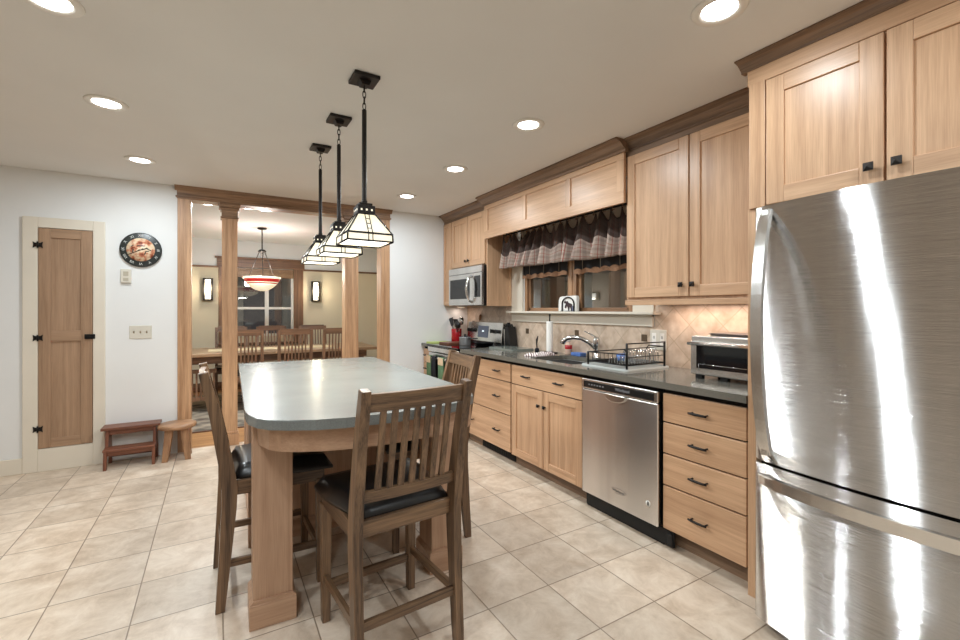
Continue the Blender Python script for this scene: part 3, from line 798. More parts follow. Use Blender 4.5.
tube(bm, [(2.0955, 1.905 + .06 * math.cos(a), .207 + .016 * math.sin(a) - .02 * (math.cos(a)) * .1) for a in [PI * .15 + i * PI * 1.5 / 20 for i in range(21)]], .0009, 5)
obj('door_logo', bm, noise_plain('dark grey print', srgb(92, 88, 84), .5), dw)
bm = nb(); lathe(bm, [(0, 0), (.016, 0), (.016, .0006), (0, .0006)], 0, 0)
xf(bm, Matrix.Translation((2.0957, 1.688, .215)) @ Rm); stk = obj('sticker', bm, 'whitep', dw)
bm = nb(); box(bm, 2.0942, 2.0953, 1.682, 1.692, .204, .226); obj('sticker_mark', bm, 'blackplastic', stk)
bm = nb(); box(bm, 2.132, 2.15, 1.55, 2.215, .012, .10, .006); box(bm, 2.118, 2.133, 1.55, 1.585, .02, .09, .008); obj('kick_plate', bm, 'rubber', t)

# ================================================================== UPPER CABINETS
UX = 2.40
def crown(bm, X, y0, y1, ends, z0=2.375, out=.10):
    """crown moulding along y; the profile steps out to X-out at the ceiling"""
    k = (HC - z0) / .065
    pr = [(X + .02, z0), (X - .012, z0), (X - .012, z0 + .012 * k), (X - out * .3, z0 + .02 * k), (X - out * .58, z0 + .043 * k), (X - out + .014, z0 + .050 * k), (X - out, z0 + .054 * k), (X - out, HC - .001), (X + .02, HC - .001)]
    prism(bm, pr, 'y', y0, y1)
def knob_pair(dlist, ys, z, X, s=.014):
    for dd, y in zip(dlist, ys):
        bm = nb(); square_knob(bm, y, z, X, s); obj('knob', bm, 'bronze', dd)
# tall upper right of the window
t = thing('wall_cabinet', 'tall two-door oak wall cabinet between window and refrigerator cabinet', 'cabinet', (2.56, 1.63, 1.36))
bm = nb(); box(bm, UX, XR - .001, 1.143, 2.105, 1.362, 2.44 - .002, .002); obj('body', bm, 'oak_z', t)
ds = []
for (y0, y1) in ((1.155, 1.625), (1.633, 2.09)):
    bm = nb(); shaker(bm, y0, y1, 1.388, 2.335, UX - .02, .02, .065); ds.append(obj('door', bm, ['oak_z', 'oak_y'], t))
knob_pair(ds, (1.60, 1.675), 1.457, UX - .02)
bm = nb(); box(bm, UX - .018, UX + .004, 1.143, 2.105, 1.338, 1.372, .002); obj('light_rail', bm, 'oak_y', t)
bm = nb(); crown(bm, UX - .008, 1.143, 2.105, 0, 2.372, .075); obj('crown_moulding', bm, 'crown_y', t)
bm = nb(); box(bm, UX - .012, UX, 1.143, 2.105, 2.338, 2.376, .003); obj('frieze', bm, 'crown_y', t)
# microwave cabinet
t = thing('microwave_cabinet', 'oak wall cabinet above and beside the microwave at the far corner', 'cabinet', (2.56, 4.42, 1.36))
bm = nb()
box(bm, UX, XR - .001, 3.935, 4.708, 1.775, 2.438, .002); box(bm, UX, XR - .001, 4.708, 4.916, 1.35, 2.438, .002)
obj('body', bm, 'oak_z', t)
bm = nb(); box(bm, UX, XR - .001, 3.93, 3.935, 1.345, 2.438, 0)
fz = .05
for (x0, x1, z0, z1) in ((UX, UX + .06, 1.345, 2.43), (XR - .06, XR - .022, 1.345, 2.43), (UX + .06, XR - .06, 1.345, 1.41), (UX + .06, XR - .06, 2.36, 2.43)):
    box(bm, x0, x1, 3.922, 3.932, z0, z1, .002)
obj('side_panel', bm, 'oak_z', t)
ds = []
for (y0, y1, z0) in ((3.945, 4.30, 1.785), (4.308, 4.70, 1.785), (4.715, 4.912, 1.362)):
    bm = nb(); shaker(bm, y0, y1, z0, 2.335, UX - .02, .02, .06 if y0 < 4.7 else .045); ds.append(obj('door', bm, ['oak_z', 'oak_y'], t))
knob_pair(ds[:2], (4.275, 4.34), 1.845, UX - .02, .013)
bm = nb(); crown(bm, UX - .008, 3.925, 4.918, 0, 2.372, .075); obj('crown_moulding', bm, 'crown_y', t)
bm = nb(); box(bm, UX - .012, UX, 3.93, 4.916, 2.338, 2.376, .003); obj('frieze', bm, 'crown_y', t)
# valance
t = thing('window_valance', 'three-panel oak valance board above the sink window', 'valance', (2.38, 3.02, 2.0))
VX = 2.345
bm = nb()
ys = [2.108, 2.20, 2.62, 2.685, 3.135, 3.20, 3.66, 3.918]
box(bm, VX, VX + .022, 2.085, 3.895, 2.026, 2.104, .002, 1); box(bm, VX, VX + .022, 2.085, 3.895, 2.32, 2.40, .002, 1)
for (a, b) in ((2.085, 2.15), (2.61, 2.665), (3.19, 3.245), (3.83, 3.895)): box(bm, VX, VX + .022, a, b, 2.104, 2.32, .002, 0)
box(bm, VX + .01, VX + .02, 2.09, 3.89, 2.05, 2.36, 0, 1)
box(bm, VX + .022, XR - .001, 2.108, 3.918, 2.34, 2.362, 0, 1)
obj('face_board', bm, ['oak_z', 'oak_y'], t)
bm = nb(); crown(bm, VX - .002, 2.06, 3.905, 0, 2.362, .095); obj('crown_moulding', bm, 'crown_y', t)
# refrigerator cabinet
FX = 2.11
t = thing('refrigerator_cabinet', 'deep oak two-door cabinet above the stainless refrigerator', 'cabinet', (2.42, .62, 1.77))
bm = nb(); box(bm, FX, XR - .001, .02, 1.141, 1.766, 2.438, .002); obj('body', bm, 'oak_z', t)
bm = nb(); box(bm, FX - .02, FX, 1.062, 1.13, 1.766, 2.33, .002); obj('filler', bm, 'oak_z', t)
ds = []
for (y0, y1) in ((.245, .645), (.653, 1.057)):
    bm = nb(); shaker(bm, y0, y1, 1.772, 2.322, FX - .02, .02, .072); ds.append(obj('door', bm, ['oak_z', 'oak_y'], t))
knob_pair(ds, (.612, .692), 1.838, FX - .02, .015)
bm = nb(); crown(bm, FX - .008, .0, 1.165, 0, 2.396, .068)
obj('crown_moulding', bm, 'crown_y', t)
bm = nb(); box(bm, FX - .014, FX, .02, 1.141, 2.327, 2.40, .003); obj('frieze', bm, 'oak_y', t)

# ================================================================== REFRIGERATOR
t = thing('refrigerator', 'large stainless steel bottom-freezer refrigerator at right', 'refrigerator', (2.3, .56, 0))
FY0, FY1 = .10, 1.02
bm = nb(); box(bm, 1.985, 2.70, FY0 + .004, FY1 - .004, .035, 1.715, .004); obj('body', bm, 'greyp', t)
def bow_front(bm, y0, y1, z0, z1, xe, bulge, xb, n=24, rr=.014):
    pts = []
    for i in range(n + 1):
        u = i / n; y = y0 + (y1 - y0) * u
        x = xe - bulge * (1 - (2 * u - 1) ** 2)
        e = min(u, 1 - u) * (y1 - y0)
        if e < rr: x += rr - math.sqrt(max(0, rr * rr - (rr - e) ** 2))
        pts.append((x, y))
    # extra points near the rounded edges
    ex = []
    for k in range(1, 6):
        e = rr * (1 - math.cos(k * PI / 12))
        ex.append((xe - bulge * (1 - (2 * e / (y1 - y0) - 1) ** 2) + rr - math.sqrt(max(0, rr * rr - (rr - e) ** 2)), y0 + e))
    left = ex; right = [(x, y1 - (y - y0)) for x, y in ex][::-1]
    mid = [p for p in pts if y0 + rr < p[1] < y1 - rr]
    poly = [(xb, y0), (xe + rr, y0)] + left + mid + right + [(xe + rr, y1), (xb, y1)]
    fs = prism(bm, poly, 'z', z0, z1)
    for f in fs[2:]: f.smooth = True
    bmesh.ops.bevel(bm, geom=list(set(fs[0].edges) | set(fs[1].edges)), offset=.006, segments=2, profile=.5, affect='EDGES')
bm = nb(); bow_front(bm, FY0, FY1, .694, 1.73, 1.925, .05, 1.98); fd = obj('door', bm, 'steel', t)
bm = nb(); bow_front(bm, FY0, FY1, .04, .682, 1.925, .05, 1.98); fz_ = obj('freezer_drawer', bm, 'steel', t)
bm = nb(); box(bm, 1.96, 2.0, FY0 + .01, FY1 - .01, .66, .72, 0); obj('gasket', bm, 'rubber', t)
# vertical bowed door handle
bm = nb()
hp = []
for i in range(21):
    u = i / 20; z = .725 + u * (1.712 - .725)
    bow = 4 * u * (1 - u)
    hp.append((1.895 - .075 * bow ** .8, z))
back = [(x + .020 + .006 * (1 - 4 * (i / 20) * (1 - i / 20)), z) for i, (x, z) in enumerate(hp)]
fs = prism(bm, hp + back[::-1], 'y', .94, .98, 0, .004)
box(bm, 1.885, 1.93, .946, .974, .725, .76, .004); box(bm, 1.885, 1.93, .946, .974, 1.68, 1.712, .004)
obj('door_handle', bm, 'steel_p', fd, label='tall bowed handle')
bm = nb()
hp = []; n = 24
for i in range(n + 1):
    u = i / n; y = .14 + u * (.985 - .14); bow = 4 * u * (1 - u)
    hp.append((1.888 - .072 * bow ** .7, y))
back = [(x + .022, y) for x, y in hp]
prism(bm, hp + back[::-1], 'z', .607, .650, 0, .006)
box(bm, 1.88, 1.93, .15, .18, .61, .647, .004); box(bm, 1.88, 1.93, .945, .975, .61, .647, .004)
obj('freezer_handle', bm, 'steel_p', fz_)
for (x, y) in ((2.02, .16), (2.02, .96), (2.64, .16), (2.64, .96)):
    bm = nb(); lathe(bm, [(.02, 0), (.022, .01), (.015, .04)], x, y, 0, 12); obj('foot', bm, 'rubber', t)

# ================================================================== RANGE + MICROWAVE
t = thing('range', 'stainless electric range with black glass cooktop and hanging towels', 'range', (2.4, 4.32, 0))
RY0, RY1 = 3.945, 4.697
bm = nb(); box(bm, 2.13, 2.68, RY0, RY1, .05, .895, .003); obj('body', bm, 'blackplastic', t)
bm = nb(); box(bm, 2.065, 2.64, RY0, RY1, .895, .918, .006)
obj('cooktop', bm, 'cooktop', t)
bm = nb(); box(bm, 2.075, 2.13, RY0, RY1, .835, .893, .01); obj('front_rail', bm, 'steel_p', t)
bm = nb(); box(bm, 2.085, 2.13, RY0 + .004, RY1 - .004, .235, .828, .006, 0); box(bm, 2.082, 2.09, RY0 + .11, RY1 - .11, .36, .65, .002, 1); od = obj('oven_door', bm, ['steel_p', 'ovenglass'], t)
bm = nb(); tube(bm, [(2.04, RY0 + .05, .785), (2.04, RY1 - .05, .785)], .013, 12)
for y in (RY0 + .09, RY1 - .09): tube(bm, [(2.04, y, .785), (2.09, y, .785)], .009, 8)
obj('oven_handle', bm, 'steel_p', od)
bm = nb(); box(bm, 2.085, 2.13, RY0 + .004, RY1 - .004, .065, .225, .006); obj('storage_drawer', bm, 'steel_p', t)
bm = nb()
prism(bm, [(2.585, .955), (2.61, 1.165), (2.69, 1.165), (2.69, .918), (2.60, .918)], 'y', RY0, RY1, 0, .004)
bg = obj('backguard', bm, 'steel_p', t)
sl = math.atan2(.025, .21)
def on_guard(y, z): return (2.585 + (z - .955) * .025 / .21, y, z)
for y in (4.02, 4.13, 4.53, 4.64):
    bm = nb(); x, _, z = on_guard(y, 1.07); tube(bm, [(x + .002, y, z), (x - .018, y, z + .002), (x - .03, y, z + .003)], [.021, .020, .017], 20); box(bm, x - .036, x - .028, y - .005, y + .005, z - .022, z + .026, .002); obj('knob', bm, 'blackplastic', bg)
bm = nb(); prism(bm, [(2.5835, .995), (2.5985, 1.125), (2.61, 1.125), (2.60, .995)], 'y', 4.23, 4.44); dp = obj('display', bm, 'screen', bg)
bm = nb(); prism(bm, [(2.5905, 1.06), (2.592, 1.072), (2.596, 1.072), (2.596, 1.06)], 'y', 4.31, 4.35); obj('clock_digits', bm, emis('lit digits', (.8, .9, 1, 1), 1.5), dp)
bm = nb(); prism(bm, [(2.66, .905), (2.66, 1.17), (2.7, 1.17), (2.7, .905)], 'y', RY0 - .004, RY0); prism(bm, [(2.66, .905), (2.66, 1.17), (2.7, 1.17), (2.7, .905)], 'y', RY1, RY1 + .004); obj('guard_side', bm, 'blackplastic', bg)

t = thing('microwave', 'stainless over-range microwave with curved vertical handle', 'microwave', (2.5, 4.32, 1.35))
MX = 2.345
bm = nb(); box(bm, MX + .03, XR - .002, 3.948, 4.70, 1.352, 1.772, .003); obj('body', bm, 'blackplastic', t)
bm = nb(); box(bm, MX, MX + .03, 3.948, 4.70, 1.70, 1.772, .004); obj('vent_panel', bm, 'steel_p', t)
bm = nb(); box(bm, MX, MX + .03, 3.948, 4.12, 1.355, 1.697, .004, 0); box(bm, MX - .002, MX + .001, 3.975, 4.095, 1.44, 1.665, .001, 1); obj('control_panel', bm, ['steel_p', 'ovenglass'], t)
bm = nb(); box(bm, MX, MX + .03, 4.123, 4.70, 1.355, 1.697, .004, 0); box(bm, MX - .002, MX + .001, 4.20, 4.66, 1.425, 1.645, .001, 1); md = obj('door', bm, ['steel_p', 'ovenglass'], t)
bm = nb(); tube(bm, [(MX + .002, 4.155, 1.665), (MX - .03, 4.155, 1.65), (MX - .055, 4.155, 1.60), (MX - .065, 4.155, 1.53), (MX - .055, 4.155, 1.46), (MX - .03, 4.155, 1.405), (MX + .002, 4.155, 1.388)], .014, 12); obj('handle', bm, 'chrome', md)

# ================================================================== ISLAND
t = thing('kitchen_island', 'kitchen island with rounded grey green stone top and pale oak base', 'island', (.592, 2.1, 0))
def island_outline(inset):
    x0, x1, y1 = .097 + inset, 1.088 - inset, 3.69 - inset
    pts = [(x1, y1), (x0, y1)]
    # left side to the rounded corner, then the shallow front bow
    yc = 1.915 - 0
    yf = 1.64 + inset
    left = [(x0, 1.99), (x0 + .003, 1.93), (x0 + .010, 1.875 + inset * .6), (x0 + .032, 1.80 + inset * .8), (x0 + .07, 1.748 + inset * .9), (x0 + .13, 1.708 + inset), (x0 + .22, 1.672 + inset), (x0 + .32, 1.65 + inset), ((x0 + x1) / 2, yf)]
    right = [(x0 + .62 - .0, 1.653 + inset), (x0 + .72, 1.668 + inset), (x0 + .80, 1.692 + inset * .95), (x0 + .865 - inset * .3, 1.735 + inset * .9), (x1 - .062 , 1.80 + inset * .7), (x1 - .032, 1.87 + inset * .5), (x1 - .014, 1.95 + inset * .2), (x1 - .004, 2.04), (x1, 2.16)]
    return pts + left + right
bm = nb(); prism(bm, island_outline(0), 'z', .876, .914, 0, .004); obj('top', bm, 'island', t)
bm = nb()
# curved apron: band following the outline, inset
o1 = island_outline(.045); o2 = island_outline(.075)
prof = [p for p in o1[2:]]; prof2 = [p for p in o2[2:]]
# keep only the part ahead of the cabinet
def band(bm, A, B, z0, z1):
    n = len(A)
    va = [[bm.verts.new((p[0], p[1], z)) for p in A] for z in (z0, z1)]; vb = [[bm.verts.new((p[0], p[1], z)) for p in B] for z in (z0, z1)]
    for i in range(n - 1):
        bm.faces.new([va[0][i], va[0][i + 1], va[1][i + 1], va[1][i]]); bm.faces.new([vb[0][i], vb[1][i], vb[1][i + 1], vb[0][i + 1]])
        bm.faces.new([va[0][i], vb[0][i], vb[0][i + 1], va[0][i + 1]]); bm.faces.new([va[1][i], va[1][i + 1], vb[1][i + 1], vb[1][i]])
    for i in (0, n - 1): bm.faces.new([va[0][i], va[1][i], vb[1][i], vb[0][i]])
band(bm, prof, prof2, .782, .876)
obj('apron', bm, 'ash_x', t)
isl_root = t
for (x0, x1) in ((.128, .280), (.918, 1.070)):
    bm = nb(); box(bm, x0, x1, 2.035, 2.20, .10, .876, .003); lg = obj('leg', bm, 'ash_z', t)
    bm = nb(); box(bm, x0 - .014, x1 + .014, 2.021, 2.214, 0, .10, .003); prism(bm, [(x0 - .014, .10), (x1 + .014, .10), (x1, .114), (x0, .114)], 'y', 2.024, 2.21); obj('plinth', bm, 'ash_x', lg)
bm = nb(); box(bm, .15, 1.04, 2.76, 3.60, .0, .876, .003); obj('cabinet_body', bm, 'ash_z', t)
for x in (.132, .998):
    for (ya, yb) in ((2.742, 2.80), (3.56, 3.62)):
        bm = nb(); box(bm, x, x + .06, ya, yb, .0, .876, .002); obj('corner_post', bm, 'ash_z', t)
bm = nb(); box(bm, .14, 1.05, 2.75, 2.762, 0, .10, .003); box(bm, .138, .152, 2.76, 3.6, 0, .10, .003); box(bm, 1.038, 1.052, 2.76, 3.6, 0, .10, .003); obj('base_board', bm, 'ash_x', t)
for (y0, y1) in ((2.82, 3.17), (3.19, 3.54)):
    bm = nb(); shaker(bm, y0, y1, .12, .86, .134, .016, .055); dd = obj('door', bm, ['ash_z', 'ash_y'], t)
    bm = nb(); square_knob(bm, 3.14 if y0 < 3 else 3.22, .755, .134, .014); obj('knob', bm, 'black', dd)
for y in (2.22, ):
    bm = nb(); box(bm, .15, .175, 2.2, 2.745, .80, .876, .002); box(bm, 1.02, 1.045, 2.2, 2.745, .80, .876, .002); obj('side_rail', bm, 'ash_y', t)
isl_root.rotation_euler = (0, 0, -.024)

# ================================================================== BAR CHAIRS
def make_chair(label, group):
    """faces +x, rear feet at x=0, centred on y=0"""
    t = thing('bar_chair', label, 'chair', group=group)
    W = .2175; pt = .034
    def post(y0, y1):
        bm = nb()
        cl = [(0.0, 0, .036), (.018, .22, .046), (.034, .44, .058), (.036, .53, .062), (.022, .64, .058), (-.014, .84, .048), (-.062, 1.04, .036)]
        fr = []; bk = []
        for i in range(len(cl) - 1):
            for k in range(4):
                u = k / 4
                a, b = cl[i], cl[i + 1]
                x, z, wd = (a[j] + (b[j] - a[j]) * u for j in range(3))
                fr.append((x + wd / 2, z)); bk.append((x - wd / 2, z))
        x, z, wd = cl[-1]; fr.append((x + wd / 2, z + .004)); bk.append((x - wd / 2, z - .002))
        prism(bm, [(p[0], p[1]) for p in bk + fr[::-1]], 'y', y0, y1, 0, .004)
        return bm
    obj('rear_leg', post(-W, -W + pt), 'chair_z', t); obj('rear_leg', post(W - pt, W), 'chair_z', t)
    FXc = .432
    for s in (-1, 1):
        bm = nb(); y = s * (W - .022)
        v = []
        for (z, h) in ((0, .0165), (.5, .021)):
            v.append([bm.verts.new((FXc + a * h - .012, y + b * h, z)) for a, b in ((-1, -1), (1, -1), (1, 1), (-1, 1))])
        bm.faces.new(v[0][::-1]); bm.faces.new(v[1])
        for i in range(4): bm.faces.new([v[0][i], v[0][(i + 1) % 4], v[1][(i + 1) % 4], v[1][i]])
        bmesh.ops.bevel(bm, geom=list(bm.edges), offset=.003, segments=2, profile=.5, affect='EDGES')
        obj('front_leg', bm, 'chair_z', t)
    # seat frame
    for s in (-1, 1):
        bm = nb(); prism(bm, [(.05, .495), (FXc - .0, .486), (FXc - .0, .548), (.05, .558)], 'y', s * (W - .008), s * (W - .028), 0, .003); obj('side_rail', bm, 'chair_x', t)
    bm = nb(); box(bm, .035, .055, -W + pt, W - pt, .50, .56, .003); obj('rear_rail', bm, 'chair_y', t)
    bm = nb(); box(bm, FXc - .008, FXc + .012, -W + .04, W - .04, .488, .548, .003); obj('front_rail', bm, 'chair_y', t)
    # cushion
    bm = nb()
    nx, ny = 14, 14; top = []
    x0, x1, hw0, hw1 = .052, FXc + .04, W - .036, W + .012
    grid = {}
    for side in (0, 1):
        for i in range(nx + 1):
            for j in range(ny + 1):
                u, v_ = i / nx, j / ny
                uu = 1 - (1 - u) ** 1.0
                hw = hw0 + (hw1 - hw0) * min(1, u * 1.6)
                x = x0 + (x1 - x0) * u; y = (2 * v_ - 1) * hw
                e = min(u, 1 - u) * (x1 - x0); f = (1 - abs(2 * v_ - 1)) * hw
                rr = .035
                h = 1.0
                if e < rr: h *= math.sqrt(max(0, 1 - (1 - e / rr) ** 2))
                if f < rr: h *= math.sqrt(max(0, 1 - (1 - f / rr) ** 2))
                base = .556 - .010 * u
                z = base if side == 0 else base + .012 + .046 * h + .012 * math.sin(PI * u) * math.sin(PI * v_)
                grid[side, i, j] = bm.verts.new((x, y, z))
    for side in (0, 1):
        for i in range(nx):
            for j in range(ny):
                f = bm.faces.new([grid[side, i, j], grid[side, i + 1, j], grid[side, i + 1, j + 1], grid[side, i, j + 1]]); f.smooth = True
    per = [(i, 0) for i in range(nx)] + [(nx, j) for j in range(ny)] + [(i, ny) for i in range(nx, 0, -1)] + [(0, j) for j in range(ny, 0, -1)]
    for k in range(len(per)):
        a, b = per[k], per[(k + 1) % len(per)]
        f = bm.faces.new([grid[0, a[0], a[1]], grid[0, b[0], b[1]], grid[1, b[0], b[1]], grid[1, a[0], a[1]]]); f.smooth = True
    obj('seat_cushion', bm, 'leather', t)
    # back: rails and seven slats
    def bx(z): 
        return -.014 + (.022 + .014) * (.84 - z) / .2 if z < .84 else -.014 - .044 * (z - .84) / .205
    def rail(z0, z1, th, bowd):
        bm = nb(); n = 10; A = []; B = []
        for i in range(n + 1):
            y = -W + pt - .004 + (2 * W - 2 * pt + .008) * i / n
            c = -bowd * (1 - (2 * i / n - 1) ** 2)
            A.append((y, c))
        for sgn in (0, 1): pass
        vs = []
        for (z, dx) in ((z0, -th / 2), (z0, th / 2), (z1, th / 2), (z1, -th / 2)):
            vs.append([bm.verts.new((bx(z) + dx + c, y, z)) for y, c in A])
        for k in range(4):
            for i in range(n): bm.faces.new([vs[k][i], vs[k][i + 1], vs[(k + 1) % 4][i + 1], vs[(k + 1) % 4][i]])
        for i in (0, n): bm.faces.new([vs[k][i] for k in range(4)])
        return bm
    obj('top_rail', rail(.962, 1.026, .024, .012), 'chair_y', t)
    obj('lower_rail', rail(.632, .672, .022, .010), 'chair_y', t)
    for k in range(7):
        y = -.129 + k * .043
        c = -.011 * (1 - (y / (W - pt)) ** 2)
        bm = nb()
        v0 = [bm.verts.new((bx(.66) + c + a * .006, y + b * .0105, .66)) for a, b in ((-1, -1), (1, -1), (1, 1), (-1, 1))]
        v1 = [bm.verts.new((bx(.82) - .004 + c + a * .006, y + b * .0105, .82)) for a, b in ((-1, -1), (1, -1), (1, 1), (-1, 1))]
        v2 = [bm.verts.new((bx(.968) + c + a * .006, y + b * .0105, .968)) for a, b in ((-1, -1), (1, -1), (1, 1), (-1, 1))]
        for a, b in ((v0, v1), (v1, v2)):
            for i in range(4): bm.faces.new([a[i], a[(i + 1) % 4], b[(i + 1) % 4], b[i]])
        bm.faces.new(v0); bm.faces.new(v2)
        obj('slat', bm, 'chair_z', t)
    # stretchers
    def bar(p, q, a, b):
        bm = nb(); box(bm, 0, (Vector(q) - Vector(p)).length, -a / 2, a / 2, -b / 2, b / 2, .002)
        dv = (Vector(q) - Vector(p)).normalized(); xf(bm, Matrix.Translation(p) @ dv.to_track_quat('X', 'Z').to_matrix().to_4x4()); return bm
    obj('stretcher', bar((FXc - .012, -W + .03, .15), (FXc - .012, W - .03, .15), .018, .034), 'chair_y', t)
    obj('stretcher', bar((.014, -W + .03, .205), (.014, W - .03, .205), .018, .034), 'chair_y', t)
    for s in (-1, 1): obj('stretcher', bar((.02, s * (W - .02), .20), (FXc - .015, s * (W - .02), .185), .018, .032), 'chair_x', t)
    return t
G = 'bar chairs around the kitchen island'
a = math.radians(94)
ch = make_chair('slat-back bar chair in the foreground, its back to the viewer at the rounded island end', G)
fc = Vector((.588, 1.985)); dv = Vector((math.cos(a), math.sin(a)))
rc = fc - dv * .442
ch.location = (rc.x, rc.y, 0); ch.rotation_euler = (0, 0, a)
dup(ch, (.006, 2.437, 0), math.radians(1.5), 'slat-back bar chair seen side-on at the left of the island beside the oak columns', G)
dup(ch, (1.268, 2.455, 0), math.radians(174), 'slat-back bar chair on the far right of the island facing the wide drawer cabinet', G)

# ================================================================== PENDANTS
def make_pendant(label, group):
    t = thing('pendant_lamp', label, 'pendant lamp', group=group)
    bm = nb(); box(bm, -.062, .062, -.062, .062, -.018, -.001, .003); v0 = .03
    prism(bm, [(-.028, -.018), (.028, -.018), (.018, -.04), (-.018, -.04)], 'y', -.024, .024); obj('canopy', bm, 'bronze', t)
    bm = nb()
    def link(zc, rot):
        pts = []
        for i in range(14):
            q = 2 * PI * i / 14; pts.append(((.0075 * math.cos(q)) if rot else 0, 0 if rot else (.0075 * math.cos(q)), zc + .019 * math.sin(q)))
        tube(bm, pts, .0024, 6, closed=True)
    for i in range(4): link(-.052 - i * .029, i % 2)
    obj('chain', bm, 'bronze', t)
    bm = nb(); tube(bm, [(0, 0, -.152), (0, 0, -.158), (0, 0, -.60), (0, 0, -.605)], [.006, .0115, .0115, .012], 12); obj('rod', bm, 'bronze', t)
    bm = nb(); box(bm, -.042, .042, -.042, .042, -.672, -.628, .003, 0); box(bm, -.032, .032, -.032, .032, -.628, -.615, .003, 0); box(bm, -.012, .012, -.012, .012, -.615, -.60, .002, 0)
    for s in (-1, 1):
        for k in (-1, 0, 1):
            box(bm, k * .025 - .004, k * .025 + .004, s * .042 - .001, s * .042 + .001, -.655, -.646, 0, 1)
            box(bm, s * .042 - .001, s * .042 + .001, k * .025 - .004, k * .025 + .004, -.655, -.646, 0, 1)
    obj('cap', bm, ['bronze', 'opal'], t)
    # shade: lead lines and opal panes
    zt, zm, zb = -.672, -.772, -.808; ht, hm, hb = .042, .106, .108
    bm = nb()
    for (h0, z0, h1, z1) in ((ht, zt, hm, zm), (hm, zm, hb, zb)):
        for q in range(4):
            R4 = Matrix.Rotation(q * PI / 2, 4, 'Z')
            vs = [R4 @ Vector(p) for p in ((-h0, -h0, z0), (h0, -h0, z0), (h1, -h1, z1), (-h1, -h1, z1))]
            vi = [R4 @ Vector(p) for p in ((-h0 + .003, -h0 + .003, z0), (h0 - .003, -h0 + .003, z0), (h1 - .003, -h1 + .003, z1), (-h1 + .003, -h1 + .003, z1))]
            A = [bm.verts.new(p) for p in vs]; B = [bm.verts.new(p) for p in vi]
            bm.faces.new(A); bm.faces.new(B[::-1])
            for i in range(4): bm.faces.new([A[i], B[i], B[(i + 1) % 4], A[(i + 1) % 4]])
    sh = obj('glass_shade', bm, 'opal', t)
    bm = nb()
    for q in range(4):
        R4 = Matrix.Rotation(q * PI / 2, 4, 'Z')
        f = lambda p: tuple(R4 @ Vector(p))
        tube(bm, [f((-ht, -ht, zt)), f((-hm, -hm, zm)), f((-hb, -hb, zb))], .0042, 6)
        for (h, z, r) in ((ht, zt, .003), (hm, zm, .005), (hb, zb, .0045)):
            tube(bm, [f((-h, -h, z)), f((h, -h, z))], r, 6)
        for xx in (-.010, .010):
            tube(bm, [f((xx, -ht - .001, zt)), f((xx, -hm - .001, zm)), f((xx, -hb - .001, zb))], .0022, 5)
        for u in (.25, .5, .75):
            yy = -(ht + (hm - ht) * u) - .001; zz = zt + (zm - zt) * u
            tube(bm, [f((-.010, yy, zz)), f((.010, yy, zz))], .0018, 5)
    obj('lead_frame', bm, 'black', sh)
    bm = nb(); box(bm, -.101, .101, -.101, .101, zb + .006, zb + .009); obj('diffuser', bm, 'diff', t)
    return t
G = 'glass pendant lamps over the island'
pd = make_pendant('square stained glass pendant lamp over the island, nearest and largest of the row', G)
pd.location = (.62, 2.165, HC)
pds = [pd, dup(pd, (.622, 2.70, HC), 0, 'square stained glass pendant lamp over the island, middle of the row of three', G),
       dup(pd, (.62, 3.24, HC), 0, 'square stained glass pendant lamp over the island, farthest and lowest in the photo', G)]
for p in pds:
    add_light('lamp', 'AREA', PEND_W, p, (0, 0, -.815), .20, (1, .95, .86), sy=.20)

# ================================================================== THINGS ON THE WHITE WALL
t = thing('wall_clock', 'round wall clock with black numeral ring and reddish picture face', 'clock', (-.577, YW, 1.835))
Ry = Matrix(((1, 0, 0, 0), (0, 0, -1, 0), (0, 1, 0, 0), (0, 0, 0, 1)))  # xy plane -> facing -y
base = Matrix.Translation((-.577, YW, 1.835)) @ Ry
bm = nb(); lathe(bm, [(0, 0), (.149, 0), (.152, .006), (.150, .02), (.144, .023), (0, .021)], 0, 0, 0, 48); xf(bm, base); obj('case', bm, noise_plain('charcoal clock ring', srgb(42, 47, 46), .35, var=.15, scale=20), t)
def mat_face():
    m, nt, b, N, L = newmat('mottled red and cream clock picture')
    tc = N('ShaderNodeTexCoord'); n = N('ShaderNodeTexNoise'); n.inputs['Scale'].default_value = 22; n.inputs['Detail'].default_value = 3
    L(tc.outputs['Object'], n.inputs['Vector'])
    r = N('ShaderNodeValToRGB'); r.color_ramp.elements[0].position = .33; r.color_ramp.elements[0].color = srgb(120, 52, 36)
    r.color_ramp.elements[1].position = .54; r.color_ramp.elements[1].color = srgb(232, 208, 176)
    e = r.color_ramp.elements.new(.43); e.color = srgb(200, 128, 96)
    L(n.outputs['Fac'], r.inputs[0]); L(r.outputs[0], b.inputs['Base Color']); b.inputs['Roughness'].default_value = .35
    return m
bm = nb(); lathe(bm, [(0, .0212), (.102, .0222), (.102, .0228), (0, .0228)], 0, 0, 0, 40); xf(bm, base)
fc_ = obj('dial', bm, [mat_face()], t)
bm = nb()
for (u, v, ll, aa) in ((.03, .01, .035, .5), (.045, -.012, .03, .2), (.06, .002, .03, -.4), (.03, -.03, .025, 1.2), (-.055, -.01, .03, 1.4), (-.06, .03, .02, .6), (.01, .035, .04, .0), (-.02, .034, .02, .1)):
    b2 = nb(); box(b2, -ll / 2, ll / 2, -.004, .004, .0228, .0234, .0); xf(b2, base @ Matrix.Translation((u, v, 0)) @ Matrix.Rotation(aa, 4, 'Z'))
    me = bpy.data.meshes.new('tmp'); b2.to_mesh(me); b2.free(); bm.from_mesh(me); bpy.data.meshes.remove(me)
obj('dial_motif', bm, noise_plain('dark green print', srgb(58, 56, 44), .5, var=.2), fc_)
bm = nb()
